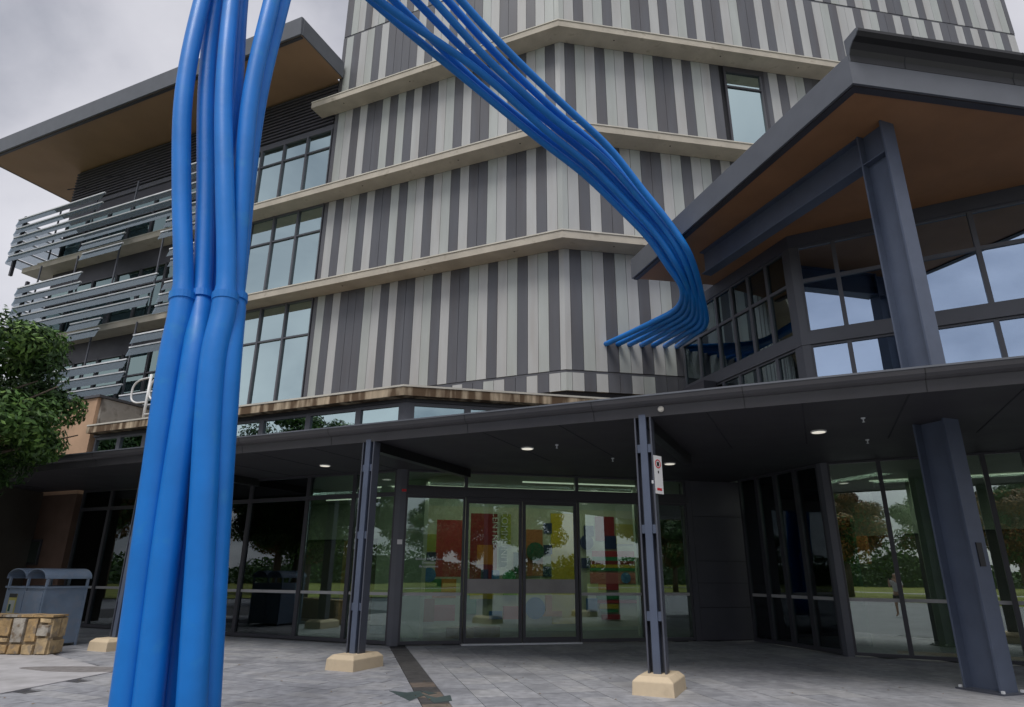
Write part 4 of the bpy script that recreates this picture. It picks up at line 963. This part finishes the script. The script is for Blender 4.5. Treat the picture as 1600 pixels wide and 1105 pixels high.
# ------------------------------------------------------------------ stone wall at left
sw = thing('stone_planter_wall', (-9.2, 14.05, 0), 'low wall of rough tan stone blocks in front of the litter bin', 'wall')
SWp = Plane(-9.18, 14.05, -88)
mb = MB(); SWp.box(mb, 0.02, 3.9, -0.42, -0.03, -0.02, 0.69); mb.build('core', MORTAR, sw)
random.seed(12)
def stone(pl, u0, u1, z0, z1, o0, o1):
    j = lambda s=0.012: random.uniform(-s, s)
    g = 0.008
    p = [pl.p(u0 + g + j(), o0, z0 + g + j()), pl.p(u1 - g + j(), o0, z0 + g + j()), None, None]
    q = [(u0 + g + j(), z0 + g + j()), (u1 - g + j(), z0 + g + j()), (u1 - g + j(), z1 - g + j()), (u0 + g + j(), z1 - g + j())]
    dd = random.uniform(-0.015, 0.02)
    mb = MB(); mb.hexa([pl.p(a, o0, b) for a, b in q] + [pl.p(a + (0.02 if k in (0, 3) else -0.02), o1 + dd + j(0.008), b + (0.02 if k < 2 else -0.02)) for k, (a, b) in enumerate(q)])
    mb.build('stone', random.choice(STONES), sw)
u = 0.0
while u < 3.8:
    w = random.uniform(0.2, 0.36); z = 0.0
    cuts = sorted(random.sample([0.22, 0.34, 0.46, 0.58], random.choice((1, 2))))
    for a, b in zip([0] + cuts, cuts + [0.70]): stone(SWp, u, u + w, a, b, -0.1, 0.03)
    u += w
SWe = Plane(-9.18, 14.05, 2); SWe.d = (-SWp.n[0], -SWp.n[1]); SWe.n = (-SWp.d[0], -SWp.d[1])
for a, b, z0, z1 in ((0.0, 0.45, 0, 0.3), (0.0, 0.25, 0.3, 0.70), (0.25, 0.45, 0.3, 0.70)): stone(SWe, a, b, z0, z1, -0.1, 0.01)
u = 0.0
while u < 3.8:
    w = random.uniform(0.3, 0.5); mb = MB(); SWp.box(mb, u + 0.006, u + w - 0.006, -0.44, 0.02, 0.705, 0.75 + random.uniform(-.008, .008)); mb.build('cap_stone', random.choice(STONES), sw); u += w

# ------------------------------------------------------------------ trees
def tree_meshes(seed, H, R, zc, ry, leaves, leaf, trunk_r=0.14, nl=26, l0=0.20, l1=0.40):
    rnd = random.Random(seed)
    mb = MB(); limbs = []
    top = (rnd.uniform(-.2, .2), rnd.uniform(-.2, .2), zc - 0.1 * R)
    mb.tube([(0, 0, 0), (0.04, 0.03, top[2] * 0.45), top, (top[0] * 1.2, top[1] * 1.2, zc + R * 0.5)], [trunk_r * 1.2, trunk_r, trunk_r * 0.7, trunk_r * 0.3], 9)
    for k in range(11):
        a = rnd.uniform(0, 2 * math.pi); z0 = top[2] * rnd.uniform(0.55, 1.0); l = R * rnd.uniform(0.55, 0.9)
        e_ = (math.cos(a) * l, math.sin(a) * l, z0 + rnd.uniform(0.2, 0.9) * R * ry)
        m_ = (e_[0] * 0.45, e_[1] * 0.45, z0 + (e_[2] - z0) * 0.6)
        mb.tube([(top[0] * z0 / top[2] * .6, top[1] * z0 / top[2] * .6, z0), m_, e_], [trunk_r * 0.45, trunk_r * 0.3, trunk_r * 0.1], 6)
    cr_ = MB()
    lobes = []
    for k in range(nl):
        while True:
            v = Vector((rnd.uniform(-1, 1), rnd.uniform(-1, 1), rnd.uniform(-1, 1)))
            if 0.35 < v.length < 1: break
        lobes.append((v.x * R * 0.78, v.y * R * 0.78, zc + v.z * R * ry * 0.78, R * rnd.uniform(l0, l1)))
    per = leaves // len(lobes)
    for lx, ly, lz, lr in lobes:
        tone = rnd.choice((0, 0, 1, 1, 1, 2))
        for q in range(per):
            v = Vector((rnd.gauss(0, 1), rnd.gauss(0, 1), rnd.gauss(0, 1))).normalized() * lr * (rnd.random() ** 0.4)
            c = Vector((lx, ly, lz)) + Vector((v.x, v.y, v.z * 0.75))
            nrm = (v.normalized() + Vector((rnd.uniform(-.7, .7), rnd.uniform(-.7, .7), rnd.uniform(-.2, .9)))).normalized()
            t = nrm.cross(Vector((rnd.uniform(-1, 1), rnd.uniform(-1, 1), rnd.uniform(-1, 1)))).normalized(); b = nrm.cross(t)
            s = leaf * rnd.uniform(0.7, 1.3)
            mi = min(2, max(0, tone + rnd.choice((-1, 0, 0, 0, 1))))
            cr_.poly([c - t * s, c + b * s * 0.42 - nrm * s * 0.08, c + t * s, c - b * s * 0.42 - nrm * s * 0.08], mi)
    return mb, cr_
def raw_build(mb, name, mats, parent, smooth=False):
    me = bpy.data.meshes.new(name); me.from_pydata([tuple(v) for v in mb.v], [], mb.f)
    for m in mats: me.materials.append(m)
    me.polygons.foreach_set('material_index', mb.mi)
    if smooth: me.polygons.foreach_set('use_smooth', [True] * len(me.polygons))
    o = bpy.data.objects.new(name, me); col.objects.link(o); o.parent = parent; return o
t = thing('tree', (-13.1, 14.2, 0), 'bushy dark green leafy tree at the left edge in front of the canopy end', 'tree')
tk, cr1 = tree_meshes(3, 8, 3.35, 5.15, 1.05, 70000, 0.080, nl=100, l0=0.11, l1=0.27)
raw_build(tk, 'trunk', [BARK], t, True); raw_build(cr1, 'crown', LEAF, t)
# park trees behind the viewer, seen in the reflections
t0 = thing('park_tree', (-14, -34, 0), 'broad park tree across the lawn, mirrored in the pavilion glass', 'tree', 'park trees mirrored in the glass')
tk, cr2 = tree_meshes(9, 10, 4.2, 6.2, 0.8, 26000, 0.15, 0.25)
raw_build(tk, 'trunk', [BARK], t0, True); raw_build(cr2, 'crown', [LEAF[0], LEAF[1], mat('leaf_autumn', (0.16, 0.085, 0.02), 0.6, var=0.3)], t0)
SP = [(-24, -30, 0.8), (-4, -44, 1.0), (8, -38, 0.75), (17, -30, 1.0), (27, -36, 1.1), (36, -22, 0.9), (-34, -22, 1.1), (-30, -2, 0.9), (-26, 8, 0.8), (-38, 16, 1.2), (-45, 2, 1.2), (22, -52, 1.3), (-14, -58, 1.3), (-48, -40, 1.4), (50, -44, 1.4), (4, -62, 1.3)]
for k, (x, y, s) in enumerate(SP):
    c = copy_tree(t0); c.location = (x, y, 0); c.scale = (s, s, s * (0.9 + 0.25 * ((k * 7) % 5) / 5)); c.rotation_euler = (0, 0, k * 1.3)
    c['label'] = 'park tree beyond the lawn, mirrored in the glass fronts'
t0['label'] = 'park tree beyond the lawn, mirrored in the glass fronts'
for k, (x, y, sc_) in enumerate(((-16, -23, 0.92), (-5, -26, 0.85))):
    c = copy_tree(t0); c.location = (x, y, 0); c.scale = (sc_, sc_, sc_); c.rotation_euler = (0, 0, 2.1 * k)
    for ch in c.children:
        if ch.name.startswith('crown'):
            ch.data = ch.data.copy()
            for q, mm in enumerate((mat('leaf_rust', (0.12, 0.055, 0.012), 0.6, var=0.3), mat('leaf_orange', (0.26, 0.12, 0.02), 0.6, var=0.3), MATS['leaf_mid'])): ch.data.materials[q] = mm
    c['label'] = 'rust coloured park tree on the near edge of the lawn, mirrored in the pavilion glass'; c['group'] = 'rust coloured trees mirrored in the glass'
# far belt of bush that closes the horizon in the reflections
rb = random.Random(5); mb = MB()
for k in range(60000):
    a = rb.uniform(rad(60), rad(320)); r_ = rb.uniform(85, 100); h = (rb.random() ** 0.8) * (4.2 + 1.5 * math.sin(a * 9) + 1.1 * math.sin(a * 23) + 0.7 * math.sin(a * 61))
    c = Vector((math.sin(a) * r_, math.cos(a) * r_, max(0.1, h))); s = rb.uniform(0.14, 0.36)
    n_ = Vector((rb.uniform(-1, 1), rb.uniform(-1, 1), rb.uniform(0, 1))).normalized(); t_ = n_.cross(Vector((rb.uniform(-1, 1), rb.uniform(-1, 1), 1))).normalized(); b_ = n_.cross(t_)
    mb.poly([c - t_ * s, c + b_ * s * .7, c + t_ * s, c - b_ * s * .7], rb.choice((0, 0, 1)))
nn = 260
for i in range(nn):
    a0, a1 = rad(60) + rad(260) * i / nn, rad(60) + rad(260) * (i + 1) / nn
    def hh(a): return 2.9 + 1.2 * math.sin(a * 9) + 0.8 * math.sin(a * 23) + 0.5 * math.sin(a * 61)
    q = []
    for r_, z_ in ((93, 0), (97, 0)):
        pass
    A0 = (math.sin(a0), math.cos(a0)); A1 = (math.sin(a1), math.cos(a1))
    mb.hexa([(A0[0] * 92, A0[1] * 92, -.1), (A1[0] * 92, A1[1] * 92, -.1), (A1[0] * 97, A1[1] * 97, -.1), (A0[0] * 97, A0[1] * 97, -.1),
             (A0[0] * 93.5, A0[1] * 93.5, hh(a0)), (A1[0] * 93.5, A1[1] * 93.5, hh(a1)), (A1[0] * 96, A1[1] * 96, hh(a1)), (A0[0] * 96, A0[1] * 96, hh(a0))], 0)
bo = raw_build(mb, 'far_bush', LEAF[:2], None); tag(bo, 'belt of distant bush along the horizon behind the lawn', 'bush', kind='stuff')

# ------------------------------------------------------------------ the person taking the picture, mirrored in the pavilion glass
def skin(name, V, E, m, parent, sub=2):
    me = bpy.data.meshes.new(name); me.from_pydata([v[:3] for v in V], E, [])
    o = bpy.data.objects.new(name, me); col.objects.link(o)
    md = o.modifiers.new('s', 'SKIN'); md.use_smooth_shade = True
    for i, v in enumerate(V): me.skin_vertices[0].data[i].radius = (v[3], v[4] if len(v) > 4 else v[3])
    me.skin_vertices[0].data[0].use_root = True
    sb = o.modifiers.new('b', 'SUBSURF'); sb.levels = sub; sb.render_levels = sub
    bpy.context.view_layer.update()
    m2 = bpy.data.meshes.new_from_object(o.evaluated_get(bpy.context.evaluated_depsgraph_get()))
    bpy.data.objects.remove(o)
    m2.materials.clear(); m2.materials.append(m)
    r_ = bpy.data.objects.new(name, m2); col.objects.link(r_); r_.parent = parent; return r_
SKIN = mat('skin', (0.45, 0.27, 0.19), 0.5, var=0.05)
pr = thing('person', (0.0, -0.42, 0), 'person in white shirt and dark shorts holding up a phone, mirrored in the pavilion glass', 'person')
V = [(0, 0, 0.98, .14, .10), (0, 0, 1.18, .13, .09), (0, 0, 1.38, .16, .10), (0, 0.0, 1.50, .055), (0, 0.02, 1.60, .075, .09), (0, 0.02, 1.70, .07, .085),
     (.18, 0, 1.41, .055), (.27, .02, 1.16, .042), (.13, .27, 1.42, .03), (.075, .33, 1.47, .028),
     (-.18, 0, 1.41, .055), (-.27, .02, 1.16, .042), (-.13, .27, 1.42, .03), (-.075, .33, 1.47, .028),
     (.10, 0, .86, .09), (.12, .01, .50, .058), (.13, -.02, .10, .04), (.14, .12, .04, .038),
     (-.10, 0, .86, .09), (-.12, .01, .50, .058), (-.13, -.02, .10, .04), (-.14, .12, .04, .038)]
E_ = [(0, 1), (1, 2), (2, 3), (3, 4), (4, 5), (2, 6), (6, 7), (7, 8), (8, 9), (2, 10), (10, 11), (11, 12), (12, 13), (0, 14), (14, 15), (15, 16), (16, 17), (0, 18), (18, 19), (19, 20), (20, 21)]
body = skin('body', V, E_, SKIN, pr)
skin('shirt', [(0, 0, .92, .17, .13), (0, 0, 1.18, .155, .115), (0, 0, 1.38, .185, .125), (.19, 0, 1.41, .075), (.25, .01, 1.22, .065), (-.19, 0, 1.41, .075), (-.25, .01, 1.22, .065)],
     [(0, 1), (1, 2), (2, 3), (3, 4), (2, 5), (5, 6)], mat('shirt_white', (0.6, 0.6, 0.58), 0.8), pr)
skin('shorts', [(0, 0, .93, .165, .125), (.105, 0, .80, .11), (.125, 0, .56, .09), (-.105, 0, .80, .11), (-.125, 0, .56, .09)], [(0, 1), (1, 2), (0, 3), (3, 4)], mat('shorts_dark', (0.04, 0.035, 0.04), 0.8), pr)
skin('hair', [(0, .0, 1.72, .085, .10), (0, -.03, 1.64, .082, .075)], [(0, 1)], mat('hair_dark', (0.03, 0.022, 0.018), 0.6), pr)
for s in (1, -1):
    for k in range(4):
        z = 1.495 - 0.02 * k; L_ = (.034, .038, .036, .028)[k]
        skin('finger', [(.078 * s, .335, z, .010), (.080 * s, .335 + L_, z, .009), (.062 * s, .345 + L_ * 1.4, z, .008)], [(0, 1), (1, 2)], SKIN, body, 1)
    skin('thumb', [(.075 * s, .315, 1.455, .012), (.060 * s, .300, 1.475, .010), (.045 * s, .31, 1.49, .009)], [(0, 1), (1, 2)], SKIN, body, 1)
ph = MB(); ph.prism([(-0.075, -0.075), (0.075, -0.075), (0.075, -0.066), (-0.075, -0.066)], 1.44, 1.515)
tag(ph.build('phone', GUT_D), 'black phone held up sideways by the person in the white shirt', 'phone')
